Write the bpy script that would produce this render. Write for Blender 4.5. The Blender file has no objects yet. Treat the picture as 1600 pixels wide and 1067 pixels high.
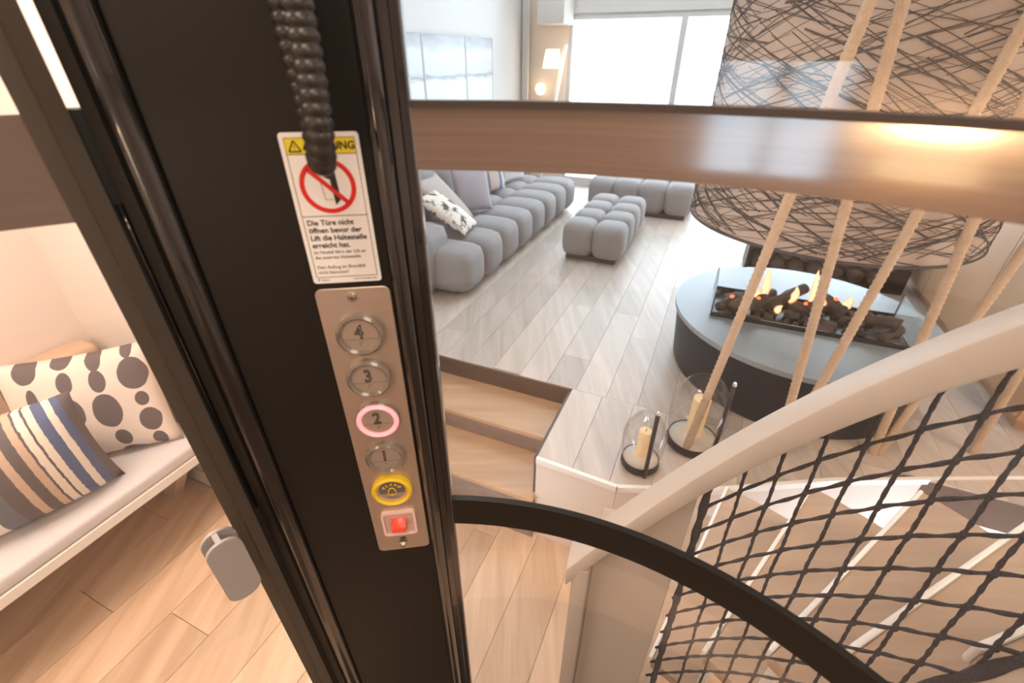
import bpy, bmesh, math, random
import numpy as np
from mathutils import Vector, Matrix
random.seed(7)
PI = math.pi
R = math.radians
SC = bpy.context.scene
COL = SC.collection

# ------------------------------------------------------------------ camera, world, lights, exposure
HC = 1.75                                   # camera height above the living-room floor
cam_d = bpy.data.cameras.new('camera')
cam = bpy.data.objects.new('camera', cam_d)
COL.objects.link(cam)
cam.location = (0, 0, HC)
cam.rotation_euler = (R(90 - 32), 0, 0)
cam_d.sensor_width = 36
cam_d.lens = 16.0
cam_d.clip_start = 0.01
cam_d.dof.use_dof = True
cam_d.dof.focus_distance = 0.75
cam_d.dof.aperture_fstop = 5.6
SC.camera = cam
SC.view_settings.view_transform = 'Standard'
SC.view_settings.look = 'None'
SC.view_settings.gamma = 1
SC.view_settings.use_curve_mapping = False
SC.view_settings.exposure = 0.25

world = bpy.data.worlds.new('sky')
SC.world = world
world.use_nodes = True
wn = world.node_tree
bgn = wn.nodes['Background']
bgn.inputs[0].default_value = (0.75, 0.88, 1.0, 1)
bgn.inputs[1].default_value = 7.0

E1 = np.array([math.sin(R(23.5)), math.cos(R(23.5))])     # room axis running away from the lift
E2 = np.array([E1[1], -E1[0]])                            # room axis running to the right


def P(a, b, z=0.0):
    q = a * E1 + b * E2
    return Vector((q[0], q[1], z))


def lamp(name, loc, size, power, col, down=True, sy=None):
    d = bpy.data.lights.new(name, 'AREA')
    d.energy = power
    d.color = col
    d.size = size
    if sy:
        d.shape = 'RECTANGLE'
        d.size_y = sy
    o = bpy.data.objects.new(name, d)
    o.location = loc
    o.rotation_euler = (0, 0, -R(23.5))
    COL.objects.link(o)
    return o


WARM = (1.0, 0.74, 0.50)
SOFT = (1.0, 0.86, 0.72)
lamp('ceiling_fill', P(0.0, -1.35, 2.55), 0.9, 37, (1.0, 0.82, 0.70))  # added, unseen area lights at ceiling height, warm fill for the interior
lamp('ceiling_fill', P(1.3, -1.0, 2.55), 0.7, 9, SOFT)
lamp('ceiling_fill', P(-0.6, 1.0, 2.55), 0.9, 15, SOFT)
lamp('ceiling_fill', P(1.6, 2.4, 2.55), 0.9, 30, WARM)
lamp('ceiling_fill', P(-2.6, -0.6, 2.55), 1.2, 40, WARM)


# ------------------------------------------------------------------ materials
MATS = {}


def mat(name, col, rough=0.5, metal=0.0, spec=0.5, emit=None, estr=0.0, bump=0.0, bscale=60.0, sheen=0.0, coat=0.0, var=0.0, vscale=8.0, trans=0.0):
    m = bpy.data.materials.new(name)
    m.use_nodes = True
    nt = m.node_tree
    b = nt.nodes['Principled BSDF']
    b.inputs['Base Color'].default_value = (*col, 1)
    b.inputs['Roughness'].default_value = rough
    b.inputs['Metallic'].default_value = metal
    b.inputs['Specular IOR Level'].default_value = spec
    b.inputs['Coat Weight'].default_value = coat
    b.inputs['Sheen Weight'].default_value = sheen
    if emit:
        b.inputs['Emission Color'].default_value = (*emit, 1)
        b.inputs['Emission Strength'].default_value = estr
    tc = nt.nodes.new('ShaderNodeTexCoord')
    if var > 0:
        n = nt.nodes.new('ShaderNodeTexNoise')
        n.inputs['Scale'].default_value = vscale
        n.inputs['Detail'].default_value = 4
        nt.links.new(tc.outputs['Object'], n.inputs['Vector'])
        mx = nt.nodes.new('ShaderNodeMix')
        mx.data_type = 'RGBA'
        mx.inputs[6].default_value = (*[c * (1 - var) for c in col], 1)
        mx.inputs[7].default_value = (*[min(1, c * (1 + var)) for c in col], 1)
        nt.links.new(n.outputs['Fac'], mx.inputs[0])
        nt.links.new(mx.outputs[2], b.inputs['Base Color'])
    if bump > 0:
        n = nt.nodes.new('ShaderNodeTexNoise')
        n.inputs['Scale'].default_value = bscale
        n.inputs['Detail'].default_value = 3
        nt.links.new(tc.outputs['Object'], n.inputs['Vector'])
        bp = nt.nodes.new('ShaderNodeBump')
        bp.inputs['Strength'].default_value = bump
        bp.inputs['Distance'].default_value = 0.01
        nt.links.new(n.outputs['Fac'], bp.inputs['Height'])
        nt.links.new(bp.outputs['Normal'], b.inputs['Normal'])
    MATS[name] = m
    return m


def wood(name, dark, light, rough=0.4, along=True, rnd=0.18):
    """oak: grain stretched along the room axis E1, every board a little different"""
    m = bpy.data.materials.new(name)
    m.use_nodes = True
    nt = m.node_tree
    b = nt.nodes['Principled BSDF']
    b.inputs['Roughness'].default_value = rough
    tc = nt.nodes.new('ShaderNodeTexCoord')
    oi = nt.nodes.new('ShaderNodeObjectInfo')
    mp = nt.nodes.new('ShaderNodeMapping')
    mp.vector_type = 'POINT'
    mp.inputs['Rotation'].default_value = (0, 0, R(23.5))
    mp.inputs['Scale'].default_value = (9.0, 0.7, 9.0) if along else (0.7, 9.0, 9.0)
    add = nt.nodes.new('ShaderNodeVectorMath')
    add.operation = 'ADD'
    mul = nt.nodes.new('ShaderNodeVectorMath')
    mul.operation = 'SCALE'
    mul.inputs[0].default_value = (37, 91, 11)
    nt.links.new(oi.outputs['Random'], mul.inputs['Scale'])
    nt.links.new(tc.outputs['Object'], mp.inputs['Vector'])
    nt.links.new(mp.outputs['Vector'], add.inputs[0])
    nt.links.new(mul.outputs['Vector'], add.inputs[1])
    n = nt.nodes.new('ShaderNodeTexNoise')
    n.inputs['Scale'].default_value = 1.6
    n.inputs['Detail'].default_value = 7
    n.inputs['Roughness'].default_value = 0.62
    n.inputs['Distortion'].default_value = 0.6
    nt.links.new(add.outputs['Vector'], n.inputs['Vector'])
    cr = nt.nodes.new('ShaderNodeValToRGB')
    cr.color_ramp.elements[0].position = 0.3
    cr.color_ramp.elements[0].color = (*dark, 1)
    cr.color_ramp.elements[1].position = 0.7
    cr.color_ramp.elements[1].color = (*light, 1)
    nt.links.new(n.outputs['Fac'], cr.inputs['Fac'])
    hs = nt.nodes.new('ShaderNodeHueSaturation')
    mr = nt.nodes.new('ShaderNodeMapRange')
    mr.inputs['To Min'].default_value = 1 - rnd
    mr.inputs['To Max'].default_value = 1 + rnd * 0.6
    nt.links.new(oi.outputs['Random'], mr.inputs['Value'])
    nt.links.new(mr.outputs['Result'], hs.inputs['Value'])
    nt.links.new(cr.outputs['Color'], hs.inputs['Color'])
    nt.links.new(hs.outputs['Color'], b.inputs['Base Color'])
    bp = nt.nodes.new('ShaderNodeBump')
    bp.inputs['Strength'].default_value = 0.12
    bp.inputs['Distance'].default_value = 0.004
    nt.links.new(n.outputs['Fac'], bp.inputs['Height'])
    nt.links.new(bp.outputs['Normal'], b.inputs['Normal'])
    MATS[name] = m
    return m


def glass(name, tint=(0.97, 0.97, 0.97), refl=1.0, haze=0.0):
    """thin clear sheet: see-through with a Fresnel mirror and a faint film imitating reflected haze"""
    m = bpy.data.materials.new(name)
    m.use_nodes = True
    nt = m.node_tree
    nt.nodes.remove(nt.nodes['Principled BSDF'])
    out = nt.nodes['Material Output']
    tr = nt.nodes.new('ShaderNodeBsdfTransparent')
    tr.inputs['Color'].default_value = (*tint, 1)
    gl = nt.nodes.new('ShaderNodeBsdfGlossy')
    gl.inputs['Roughness'].default_value = 0.02
    lw = nt.nodes.new('ShaderNodeLayerWeight')
    lw.inputs['Blend'].default_value = 0.5
    pw = nt.nodes.new('ShaderNodeMath')
    pw.operation = 'POWER'
    pw.inputs[1].default_value = 5.0
    nt.links.new(lw.outputs['Facing'], pw.inputs[0])
    ma = nt.nodes.new('ShaderNodeMath')
    ma.operation = 'MULTIPLY_ADD'
    ma.inputs[1].default_value = 0.92
    ma.inputs[2].default_value = 0.08
    nt.links.new(pw.outputs[0], ma.inputs[0])
    mu = nt.nodes.new('ShaderNodeMath')
    mu.operation = 'MULTIPLY'
    mu.inputs[1].default_value = refl
    mx = nt.nodes.new('ShaderNodeMixShader')
    nt.links.new(ma.outputs[0], mu.inputs[0])
    nt.links.new(mu.outputs[0], mx.inputs[0])
    nt.links.new(tr.outputs[0], mx.inputs[1])
    nt.links.new(gl.outputs[0], mx.inputs[2])
    last = mx
    if haze > 0:  # diffuse veil painted in for the whitish reflection haze
        df = nt.nodes.new('ShaderNodeBsdfDiffuse')
        df.inputs['Color'].default_value = (0.95, 0.93, 0.92, 1)
        tl = nt.nodes.new('ShaderNodeBsdfTranslucent')
        tl.inputs['Color'].default_value = (0.95, 0.93, 0.92, 1)
        m3 = nt.nodes.new('ShaderNodeMixShader')
        nt.links.new(df.outputs[0], m3.inputs[1])
        nt.links.new(tl.outputs[0], m3.inputs[2])
        m2 = nt.nodes.new('ShaderNodeMixShader')
        m2.inputs[0].default_value = haze
        nt.links.new(mx.outputs[0], m2.inputs[1])
        nt.links.new(m3.outputs[0], m2.inputs[2])
        last = m2
    nt.links.new(last.outputs[0], out.inputs['Surface'])
    MATS[name] = m
    return m


def streaky(name, dark, light):
    """brown lacquered sheet with fine drawn lines running round the tube"""
    m = mat(name, dark, 0.08, spec=0.9, coat=1.0)
    nt = m.node_tree
    b = nt.nodes['Principled BSDF']
    b.inputs['Coat Roughness'].default_value = 0.04
    tc = nt.nodes.new('ShaderNodeTexCoord')
    mp = nt.nodes.new('ShaderNodeMapping')
    mp.inputs['Scale'].default_value = (1.2, 1.2, 160)
    n = nt.nodes.new('ShaderNodeTexNoise')
    n.inputs['Scale'].default_value = 2.0
    n.inputs['Detail'].default_value = 3
    nt.links.new(tc.outputs['Object'], mp.inputs[0])
    nt.links.new(mp.outputs[0], n.inputs['Vector'])
    mx = nt.nodes.new('ShaderNodeMix')
    mx.data_type = 'RGBA'
    mx.inputs[6].default_value = (*dark, 1)
    mx.inputs[7].default_value = (*light, 1)
    nt.links.new(n.outputs['Fac'], mx.inputs[0])
    nt.links.new(mx.outputs[2], b.inputs['Base Color'])
    return m


def flame_mat():
    m = bpy.data.materials.new('flame')
    m.use_nodes = True
    nt = m.node_tree
    nt.nodes.remove(nt.nodes['Principled BSDF'])
    em = nt.nodes.new('ShaderNodeEmission')
    em.inputs['Strength'].default_value = 1.5
    tr = nt.nodes.new('ShaderNodeBsdfTransparent')
    lw = nt.nodes.new('ShaderNodeLayerWeight')
    lw.inputs['Blend'].default_value = 0.35
    cr = nt.nodes.new('ShaderNodeValToRGB')
    cr.color_ramp.elements[0].position = 0.05
    cr.color_ramp.elements[0].color = (1.0, 0.66, 0.36, 1)
    cr.color_ramp.elements[1].position = 0.7
    cr.color_ramp.elements[1].color = (0.95, 0.27, 0.07, 1)
    mx = nt.nodes.new('ShaderNodeMixShader')
    nt.links.new(lw.outputs['Facing'], cr.inputs['Fac'])
    nt.links.new(cr.outputs['Color'], em.inputs['Color'])
    nt.links.new(lw.outputs['Facing'], mx.inputs[0])
    nt.links.new(em.outputs[0], mx.inputs[1])
    nt.links.new(tr.outputs[0], mx.inputs[2])
    nt.links.new(mx.outputs[0], nt.nodes['Material Output'].inputs['Surface'])
    return m


OAK = wood('oak_floor', (0.56, 0.37, 0.24), (0.78, 0.56, 0.39), 0.36)
OAK_GLARE = wood('oak_floor_glare', (0.46, 0.375, 0.31), (0.62, 0.525, 0.445), 0.36)  # same oak, paled so its colour carries the window glare
TREAD = wood('oak_tread', (0.50, 0.30, 0.17), (0.66, 0.42, 0.25), 0.4, along=False, rnd=0.08)
RISER = wood('oak_riser', (0.24, 0.165, 0.13), (0.33, 0.24, 0.19), 0.45, along=False, rnd=0.05)
WINDER = wood('winder_tread', (0.42, 0.29, 0.20), (0.55, 0.40, 0.29), 0.4, along=False, rnd=0.08)
WALL = mat('wall_paint', (0.60, 0.585, 0.56), 0.8)
WALLW = mat('wall_warm', (0.80, 0.70, 0.63), 0.8)
BEIGE = mat('beige_panel', (0.72, 0.60, 0.50), 0.7)
CEIL = mat('ceiling_paint', (0.82, 0.80, 0.77), 0.9)
SUB = mat('joint_dark', (0.16, 0.10, 0.07), 0.9)
WHITE = mat('white_lacquer', (0.80, 0.76, 0.70), 0.45)
FRAME = mat('window_frame', (0.55, 0.54, 0.52), 0.5)
BLACK = mat('black_satin', (0.010, 0.0085, 0.0065), 0.42, spec=0.35, bump=0.02, bscale=700)
BLACKG = mat('black_gloss', (0.010, 0.0095, 0.009), 0.20, spec=0.8, coat=0.6)
RUBBER = mat('black_rubber', (0.008, 0.008, 0.008), 0.6)
STILE = mat('stile_bronze', (0.075, 0.058, 0.042), 0.35)
BAND = streaky('bronze_band', (0.115, 0.07, 0.055), (0.20, 0.125, 0.095))
LIP = mat('bronze_lip', (0.05, 0.035, 0.03), 0.5)
STEEL = mat('brushed_steel', (0.64, 0.52, 0.43), 0.40, metal=0.8, var=0.08, vscale=25)
CHROME = mat('chrome', (0.8, 0.78, 0.74), 0.15, metal=1.0)
SIGNW = mat('sign_white', (0.90, 0.86, 0.84), 0.4)
SIGNY = mat('sign_yellow', (0.85, 0.66, 0.02), 0.45)
SIGNR = mat('sign_red', (0.72, 0.02, 0.015), 0.45)
INK = mat('ink_black', (0.02, 0.016, 0.014), 0.6)
INKB = mat('ink_brown', (0.10, 0.065, 0.05), 0.6)
GREYP = mat('grey_plastic', (0.36, 0.32, 0.30), 0.5)
CONDUIT = mat('conduit_black', (0.03, 0.026, 0.023), 0.30)
BEZEL_SHADED = mat('button_bezel', (0.20, 0.16, 0.13), 0.18, coat=0.8)  # darkened to stand in for shade inside the raised rings
BTN = mat('button_face', (0.50, 0.41, 0.34), 0.35, metal=0.5)
PINKRING = mat('lit_pink_ring', (0.9, 0.35, 0.36), 0.3, emit=(1.0, 0.30, 0.33), estr=0.75)
YELRING = mat('yellow_ring', (0.88, 0.60, 0.02), 0.3)
REDSW = mat('red_switch', (0.90, 0.085, 0.05), 0.3)
REDCLR = mat('red_clear_cover', (0.62, 0.40, 0.36), 0.25, coat=0.3)
PINKEDGE = mat('pink_cover_edge', (0.85, 0.60, 0.55), 0.25)
ALARMY = mat('alarm_print', (0.9, 0.68, 0.06), 0.5)
SOFA = mat('sofa_velvet', (0.27, 0.255, 0.255), 0.85, sheen=0.2, bump=0.06, bscale=180)
SOFAD = mat('sofa_base_dark', (0.05, 0.045, 0.045), 0.8)
GREIGE = mat('greige_cloth', (0.46, 0.40, 0.36), 0.9, bump=0.1, bscale=200)
LAV = mat('lavender_cloth', (0.42, 0.39, 0.43), 0.9, bump=0.1, bscale=200)
TABTOP = mat('fire_table_top', (0.26, 0.31, 0.335), 0.32, spec=0.9, var=0.06, vscale=3)  # base lifted blue-grey to carry the window glare
TABDRUM = mat('fire_table_drum', (0.012, 0.015, 0.024), 0.5, var=0.25, vscale=6)
LOG = mat('charred_log', (0.10, 0.075, 0.065), 0.9, bump=0.8, bscale=40, var=0.6, vscale=14)
ASH = mat('ash', (0.13, 0.11, 0.10), 0.95, bump=0.8, bscale=60, var=0.5, vscale=20)
FLAME = flame_mat()
EMBER = mat('ember', (1, 0.2, 0.03), 0.6, emit=(1.0, 0.16, 0.05), estr=1.6)
SHADE = mat('shade_fabric', (0.52, 0.42, 0.355), 0.85, bump=0.1, bscale=150)
STRAND = mat('shade_strand', (0.055, 0.05, 0.055), 0.7)
ROPE = mat('sisal_rope', (0.62, 0.46, 0.32), 0.9, bump=0.5, bscale=250, var=0.15, vscale=40)
CORD = mat('net_cord', (0.045, 0.045, 0.055), 0.75, bump=0.6, bscale=500, var=0.6, vscale=300)
RAIL = mat('rail_paint', (0.50, 0.445, 0.39), 0.5)
POST_SHADED = mat('rail_paint_shaded', (0.40, 0.345, 0.295), 0.5)  # rail paint darkened for the shade on the post
CANDLE = mat('candle_wax', (0.86, 0.68, 0.44), 0.5, emit=(1.0, 0.55, 0.2), estr=0.18)
SAND = mat('white_sand', (0.72, 0.65, 0.57), 0.95, bump=0.6, bscale=90)
IRON = mat('black_iron', (0.02, 0.018, 0.018), 0.45)
LINEN = mat('bench_linen', (0.66, 0.62, 0.62), 0.9, bump=0.1, bscale=150)
TAN = mat('tan_upholstery', (0.62, 0.44, 0.31), 0.85, bump=0.08, bscale=100)
LAMPSH = mat('warm_lamp_shade', (1, 0.85, 0.65), 0.6, emit=(1.0, 0.72, 0.42), estr=2.2)
CURT = mat('pale_curtain', (0.80, 0.74, 0.67), 0.9)
TUBE = glass('lift_glass', (0.978, 0.976, 0.975), 0.8, 0.016)
CLEAR = glass('clear_glass', (0.96, 0.97, 0.97), 0.9)
GLOBE = glass('smoked_glass', (0.91, 0.90, 0.89), 1.0)


def node_rgb(nt, v):
    n = nt.nodes.new('ShaderNodeRGB')
    n.outputs[0].default_value = (*v, 1)
    return n.outputs[0]


def fmath(nt, op, a, b=None, c=None):
    n = nt.nodes.new('ShaderNodeMath')
    n.operation = op
    for i, v in enumerate((a, b, c)):
        if v is None:
            continue
        if isinstance(v, (int, float)):
            n.inputs[i].default_value = v
        else:
            nt.links.new(v, n.inputs[i])
    return n.outputs[0]


def dotted_cloth():
    """cream cloth printed with irregular grey-brown pebbles"""
    m = bpy.data.materials.new('dotted_cloth')
    m.use_nodes = True
    nt = m.node_tree
    b = nt.nodes['Principled BSDF']
    b.inputs['Roughness'].default_value = 0.9
    tc = nt.nodes.new('ShaderNodeTexCoord')
    sx = nt.nodes.new('ShaderNodeSeparateXYZ')
    ns = nt.nodes.new('ShaderNodeTexNoise')
    ns.inputs['Scale'].default_value = 14
    nt.links.new(tc.outputs['Object'], ns.inputs['Vector'])
    nt.links.new(tc.outputs['Object'], sx.inputs[0])
    wob = fmath(nt, 'MULTIPLY', fmath(nt, 'SUBTRACT', ns.outputs['Fac'], 0.5), 0.5)
    # (x, y, half width, half height) on a cushion spanning -1..1
    E = [(-.92, .86, .07, .12), (-.90, .36, .055, .34), (-.52, .80, .15, .20), (-.50, .30, .07, .21), (-.5, -.3, .13, .25),
         (-.10, .86, .13, .13), (-.08, .52, .10, .17), (-.1, .02, .14, .24), (-.1, -.5, .09, .16),
         (.30, .82, .10, .20), (.30, .46, .10, .18), (.30, -.06, .17, .29), (.34, -.58, .10, .16), (.34, -.92, .16, .15),
         (.70, .90, .08, .17), (.72, .46, .17, .27), (.73, .02, .08, .13), (.74, -.38, .13, .22), (.74, -.78, .09, .15)]
    acc = None
    for (x, y, rx, ry) in E:
        dx = fmath(nt, 'DIVIDE', fmath(nt, 'SUBTRACT', sx.outputs[0], x * 0.24), rx * 0.24)
        dy = fmath(nt, 'DIVIDE', fmath(nt, 'SUBTRACT', sx.outputs[1], y * 0.22), ry * 0.22)
        d = fmath(nt, 'ADD', fmath(nt, 'MULTIPLY', dx, dx), fmath(nt, 'MULTIPLY', dy, dy))
        acc = d if acc is None else fmath(nt, 'MINIMUM', acc, d)
    f = fmath(nt, 'LESS_THAN', fmath(nt, 'ADD', acc, wob), 1.0)
    mx = nt.nodes.new('ShaderNodeMix')
    mx.data_type = 'RGBA'
    mx.inputs[6].default_value = (0.78, 0.68, 0.60, 1)
    mx.inputs[7].default_value = (0.155, 0.125, 0.125, 1)
    nt.links.new(f, mx.inputs[0])
    nt.links.new(mx.outputs[2], b.inputs['Base Color'])
    return m


def striped_cloth(name, stops, axis=0, scale=0.5):
    m = bpy.data.materials.new(name)
    m.use_nodes = True
    nt = m.node_tree
    b = nt.nodes['Principled BSDF']
    b.inputs['Roughness'].default_value = 0.95
    tc = nt.nodes.new('ShaderNodeTexCoord')
    sx = nt.nodes.new('ShaderNodeSeparateXYZ')
    ns = nt.nodes.new('ShaderNodeTexNoise')
    ns.inputs['Scale'].default_value = 60
    nt.links.new(tc.outputs['Object'], ns.inputs['Vector'])
    nt.links.new(tc.outputs['Object'], sx.inputs[0])
    x = fmath(nt, 'ADD', fmath(nt, 'MULTIPLY', sx.outputs[axis], 1 / scale), 0.5)
    x = fmath(nt, 'ADD', x, fmath(nt, 'MULTIPLY', fmath(nt, 'SUBTRACT', ns.outputs['Fac'], 0.5), 0.012))
    cr = nt.nodes.new('ShaderNodeValToRGB')
    cr.color_ramp.interpolation = 'CONSTANT'
    els = cr.color_ramp.elements
    els[0].position = 0
    els[0].color = (*stops[0][1], 1)
    els.remove(els[1])
    for p, c in stops[1:]:
        e = els.new(p)
        e.color = (*c, 1)
    nt.links.new(x, cr.inputs['Fac'])
    nt.links.new(cr.outputs['Color'], b.inputs['Base Color'])
    bp = nt.nodes.new('ShaderNodeBump')
    bp.inputs['Strength'].default_value = 0.3
    bp.inputs['Distance'].default_value = 0.005
    nt.links.new(ns.outputs['Fac'], bp.inputs['Height'])
    nt.links.new(bp.outputs['Normal'], b.inputs['Normal'])
    return m


CRM, DKB, NVY, TNN, GRY = (0.80, 0.72, 0.62), (0.15, 0.125, 0.125), (0.12, 0.15, 0.26), (0.60, 0.44, 0.33), (0.17, 0.18, 0.21)
DOTTED = dotted_cloth()
STRIPED = striped_cloth('striped_cloth', [(0, CRM), (.44, GRY), (.53, DKB), (.60, TNN), (.64, DKB), (.69, TNN), (.725, DKB), (.735, CRM),
                                          (.77, DKB), (.785, CRM), (.82, NVY), (.87, CRM), (.905, NVY), (.945, DKB)], 0, 0.52)
FARPAT = striped_cloth('folk_cloth', [(0, (.55, .48, .46)), (.2, (.22, .2, .24)), (.3, (.6, .5, .44)), (.62, (.16, .2, .32)), (.74, (.6, .55, .5))], 0, 0.44)


def fur_mat():
    m = mat('spotted_fur', (0.7, 0.66, 0.6), 0.95, bump=1.0, bscale=45)
    nt = m.node_tree
    b = nt.nodes['Principled BSDF']
    tc = nt.nodes.new('ShaderNodeTexCoord')
    n = nt.nodes.new('ShaderNodeTexNoise')
    n.inputs['Scale'].default_value = 13
    n.inputs['Detail'].default_value = 5
    nt.links.new(tc.outputs['Object'], n.inputs['Vector'])
    cr = nt.nodes.new('ShaderNodeValToRGB')
    cr.color_ramp.elements[0].position = 0.41
    cr.color_ramp.elements[0].color = (0.07, 0.06, 0.065, 1)
    cr.color_ramp.elements[1].position = 0.49
    cr.color_ramp.elements[1].color = (0.80, 0.73, 0.64, 1)
    nt.links.new(n.outputs['Fac'], cr.inputs['Fac'])
    nt.links.new(cr.outputs['Color'], b.inputs['Base Color'])
    return m


FUR = fur_mat()


def picture_mat():
    """misty pale landscape print: colour follows height, edges softened by noise"""
    m = bpy.data.materials.new('misty_print')
    m.use_nodes = True
    nt = m.node_tree
    b = nt.nodes['Principled BSDF']
    b.inputs['Roughness'].default_value = 0.35
    g = nt.nodes.new('ShaderNodeTexCoord')
    sx = nt.nodes.new('ShaderNodeSeparateXYZ')
    n = nt.nodes.new('ShaderNodeTexNoise')
    n.inputs['Scale'].default_value = 2.2
    n.inputs['Detail'].default_value = 5
    mp = nt.nodes.new('ShaderNodeMapping')
    mp.inputs['Scale'].default_value = (1, 1, 4)
    nt.links.new(g.outputs['Object'], mp.inputs[0])
    nt.links.new(mp.outputs[0], n.inputs['Vector'])
    nt.links.new(g.outputs['Object'], sx.inputs[0])
    z = fmath(nt, 'ADD', fmath(nt, 'MULTIPLY', sx.outputs[2], 1 / 0.75),
              fmath(nt, 'MULTIPLY', fmath(nt, 'SUBTRACT', n.outputs['Fac'], 0.5), 0.35))
    cr = nt.nodes.new('ShaderNodeValToRGB')
    els = cr.color_ramp.elements
    els[0].position = 0.0
    els[0].color = (0.58, 0.61, 0.63, 1)
    els[1].position = 1.0
    els[1].color = (0.30, 0.33, 0.36, 1)
    for p, c in [(.42, (.62, .64, .65)), (.50, (.22, .26, .30)), (.55, (.50, .54, .57)), (.78, (.58, .61, .63))]:
        e = els.new(p)
        e.color = (*c, 1)
    nt.links.new(z, cr.inputs['Fac'])
    nt.links.new(cr.outputs['Color'], b.inputs['Base Color'])
    return m


PICT = picture_mat()


# ------------------------------------------------------------------ object helpers
def thing(name, label, cat, loc=(0, 0, 0), group=None):
    o = bpy.data.objects.new(name, None)
    o.empty_display_size = 0.05
    COL.objects.link(o)
    o.location = loc
    o['label'] = label
    o['category'] = cat
    if group:
        o['group'] = group
    return o


def tag(o, label, cat, group=None):
    o['label'] = label
    o['category'] = cat
    if group:
        o['group'] = group
    return o


def root_loc(o):
    v = Vector((0, 0, 0))
    while o:
        v = v + Vector(o.location)
        o = o.parent
    return v


def mesh(name, verts, faces, m, parent=None, smooth=False, loc=None, sharp=None):
    """link verts/faces (world coordinates) as one mesh object under parent"""
    base = root_loc(parent) if parent else Vector(loc or (0, 0, 0))
    me = bpy.data.meshes.new(name)
    me.from_pydata([tuple(Vector(v) - base) for v in verts], [], faces)
    me.materials.append(m)
    bm = bmesh.new()
    bm.from_mesh(me)
    bmesh.ops.recalc_face_normals(bm, faces=bm.faces)
    bm.to_mesh(me)
    bm.free()
    if smooth:
        me.polygons.foreach_set('use_smooth', [True] * len(me.polygons))
        if sharp:
            me.set_sharp_from_angle(angle=R(sharp))
    o = bpy.data.objects.new(name, me)
    COL.objects.link(o)
    if parent:
        o.parent = parent
    elif loc:
        o.location = loc
    return o


def struct(name, vf, m, smooth=False):
    o = mesh(name, vf[0], vf[1], m, None, smooth)
    o['kind'] = 'structure'
    return o


def join(*vfs):
    V, F = [], []
    for v, f in vfs:
        n = len(V)
        V += [Vector(q) for q in v]
        F += [tuple(i + n for i in k) for k in f]
    return V, F


BF = [(0, 3, 2, 1), (4, 5, 6, 7), (0, 1, 5, 4), (1, 2, 6, 5), (2, 3, 7, 6), (3, 0, 4, 7)]


def frame_box(o, x, y, z, lx, ly, lz):
    """box with corner o and edges lx*x, ly*y, lz*z"""
    o, x, y, z = Vector(o), Vector(x) * lx, Vector(y) * ly, Vector(z) * lz
    return [o, o + x, o + x + y, o + y, o + z, o + x + z, o + x + y + z, o + y + z], BF


def box_ab(a0, a1, b0, b1, z0, z1):
    return [P(a0, b0, z0), P(a0, b1, z0), P(a1, b1, z0), P(a1, b0, z0), P(a0, b0, z1), P(a0, b1, z1), P(a1, b1, z1), P(a1, b0, z1)], BF


def bevel(o, w, seg=2):
    bm = bmesh.new()
    bm.from_mesh(o.data)
    bmesh.ops.bevel(bm, geom=[e for e in bm.edges if len(e.link_faces) == 2 and e.calc_face_angle(0) > 0.5], offset=w, segments=seg, affect='EDGES', profile=0.5)
    bm.to_mesh(o.data)
    bm.free()
    o.data.polygons.foreach_set('use_smooth', [True] * len(o.data.polygons))
    o.data.set_sharp_from_angle(angle=R(40))
    return o


def prism(poly, z0, z1):
    n = len(poly)
    V = [Vector((p[0], p[1], z0)) for p in poly] + [Vector((p[0], p[1], z1)) for p in poly]
    F = [tuple(range(n - 1, -1, -1)), tuple(range(n, 2 * n))]
    F += [(i, (i + 1) % n, n + (i + 1) % n, n + i) for i in range(n)]
    return V, F


def tube(path, r, n=8, closed=False, caps=True, rfun=None):
    path = [Vector(p) for p in path]
    V, F = [], []
    m = len(path)
    up = None
    for i, p in enumerate(path):
        a = path[(i - 1) % m] if (closed or i > 0) else p
        b = path[(i + 1) % m] if (closed or i < m - 1) else p
        t = (b - a).normalized()
        if up is None:
            up = t.orthogonal().normalized()
        up = (up - t * up.dot(t))
        up = up.normalized() if up.length > 1e-6 else t.orthogonal().normalized()
        s = t.cross(up)
        for k in range(n):
            th = 2 * PI * k / n
            rr = rfun(i, th) if rfun else (r[i] if isinstance(r, (list, tuple)) else r)
            V.append(p + (up * math.cos(th) + s * math.sin(th)) * rr)
    for i in range(m if closed else m - 1):
        j = (i + 1) % m
        for k in range(n):
            F.append((i * n + k, i * n + (k + 1) % n, j * n + (k + 1) % n, j * n + k))
    if caps and not closed:
        F.append(tuple(range(n - 1, -1, -1)))
        F.append(tuple((m - 1) * n + k for k in range(n)))
    return V, F


def lathe(c, prof, n=28, cap=True):
    """revolve (r, z) profile about the vertical through c"""
    c = Vector(c)
    V, F = [], []
    for r, z in prof:
        for k in range(n):
            th = 2 * PI * k / n
            V.append(c + Vector((r * math.cos(th), r * math.sin(th), z)))
    for i in range(len(prof) - 1):
        for k in range(n):
            F.append((i * n + k, i * n + (k + 1) % n, (i + 1) * n + (k + 1) % n, (i + 1) * n + k))
    if cap:
        F.append(tuple(range(n - 1, -1, -1)))
        F.append(tuple((len(prof) - 1) * n + k for k in range(n)))
    return V, F


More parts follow.
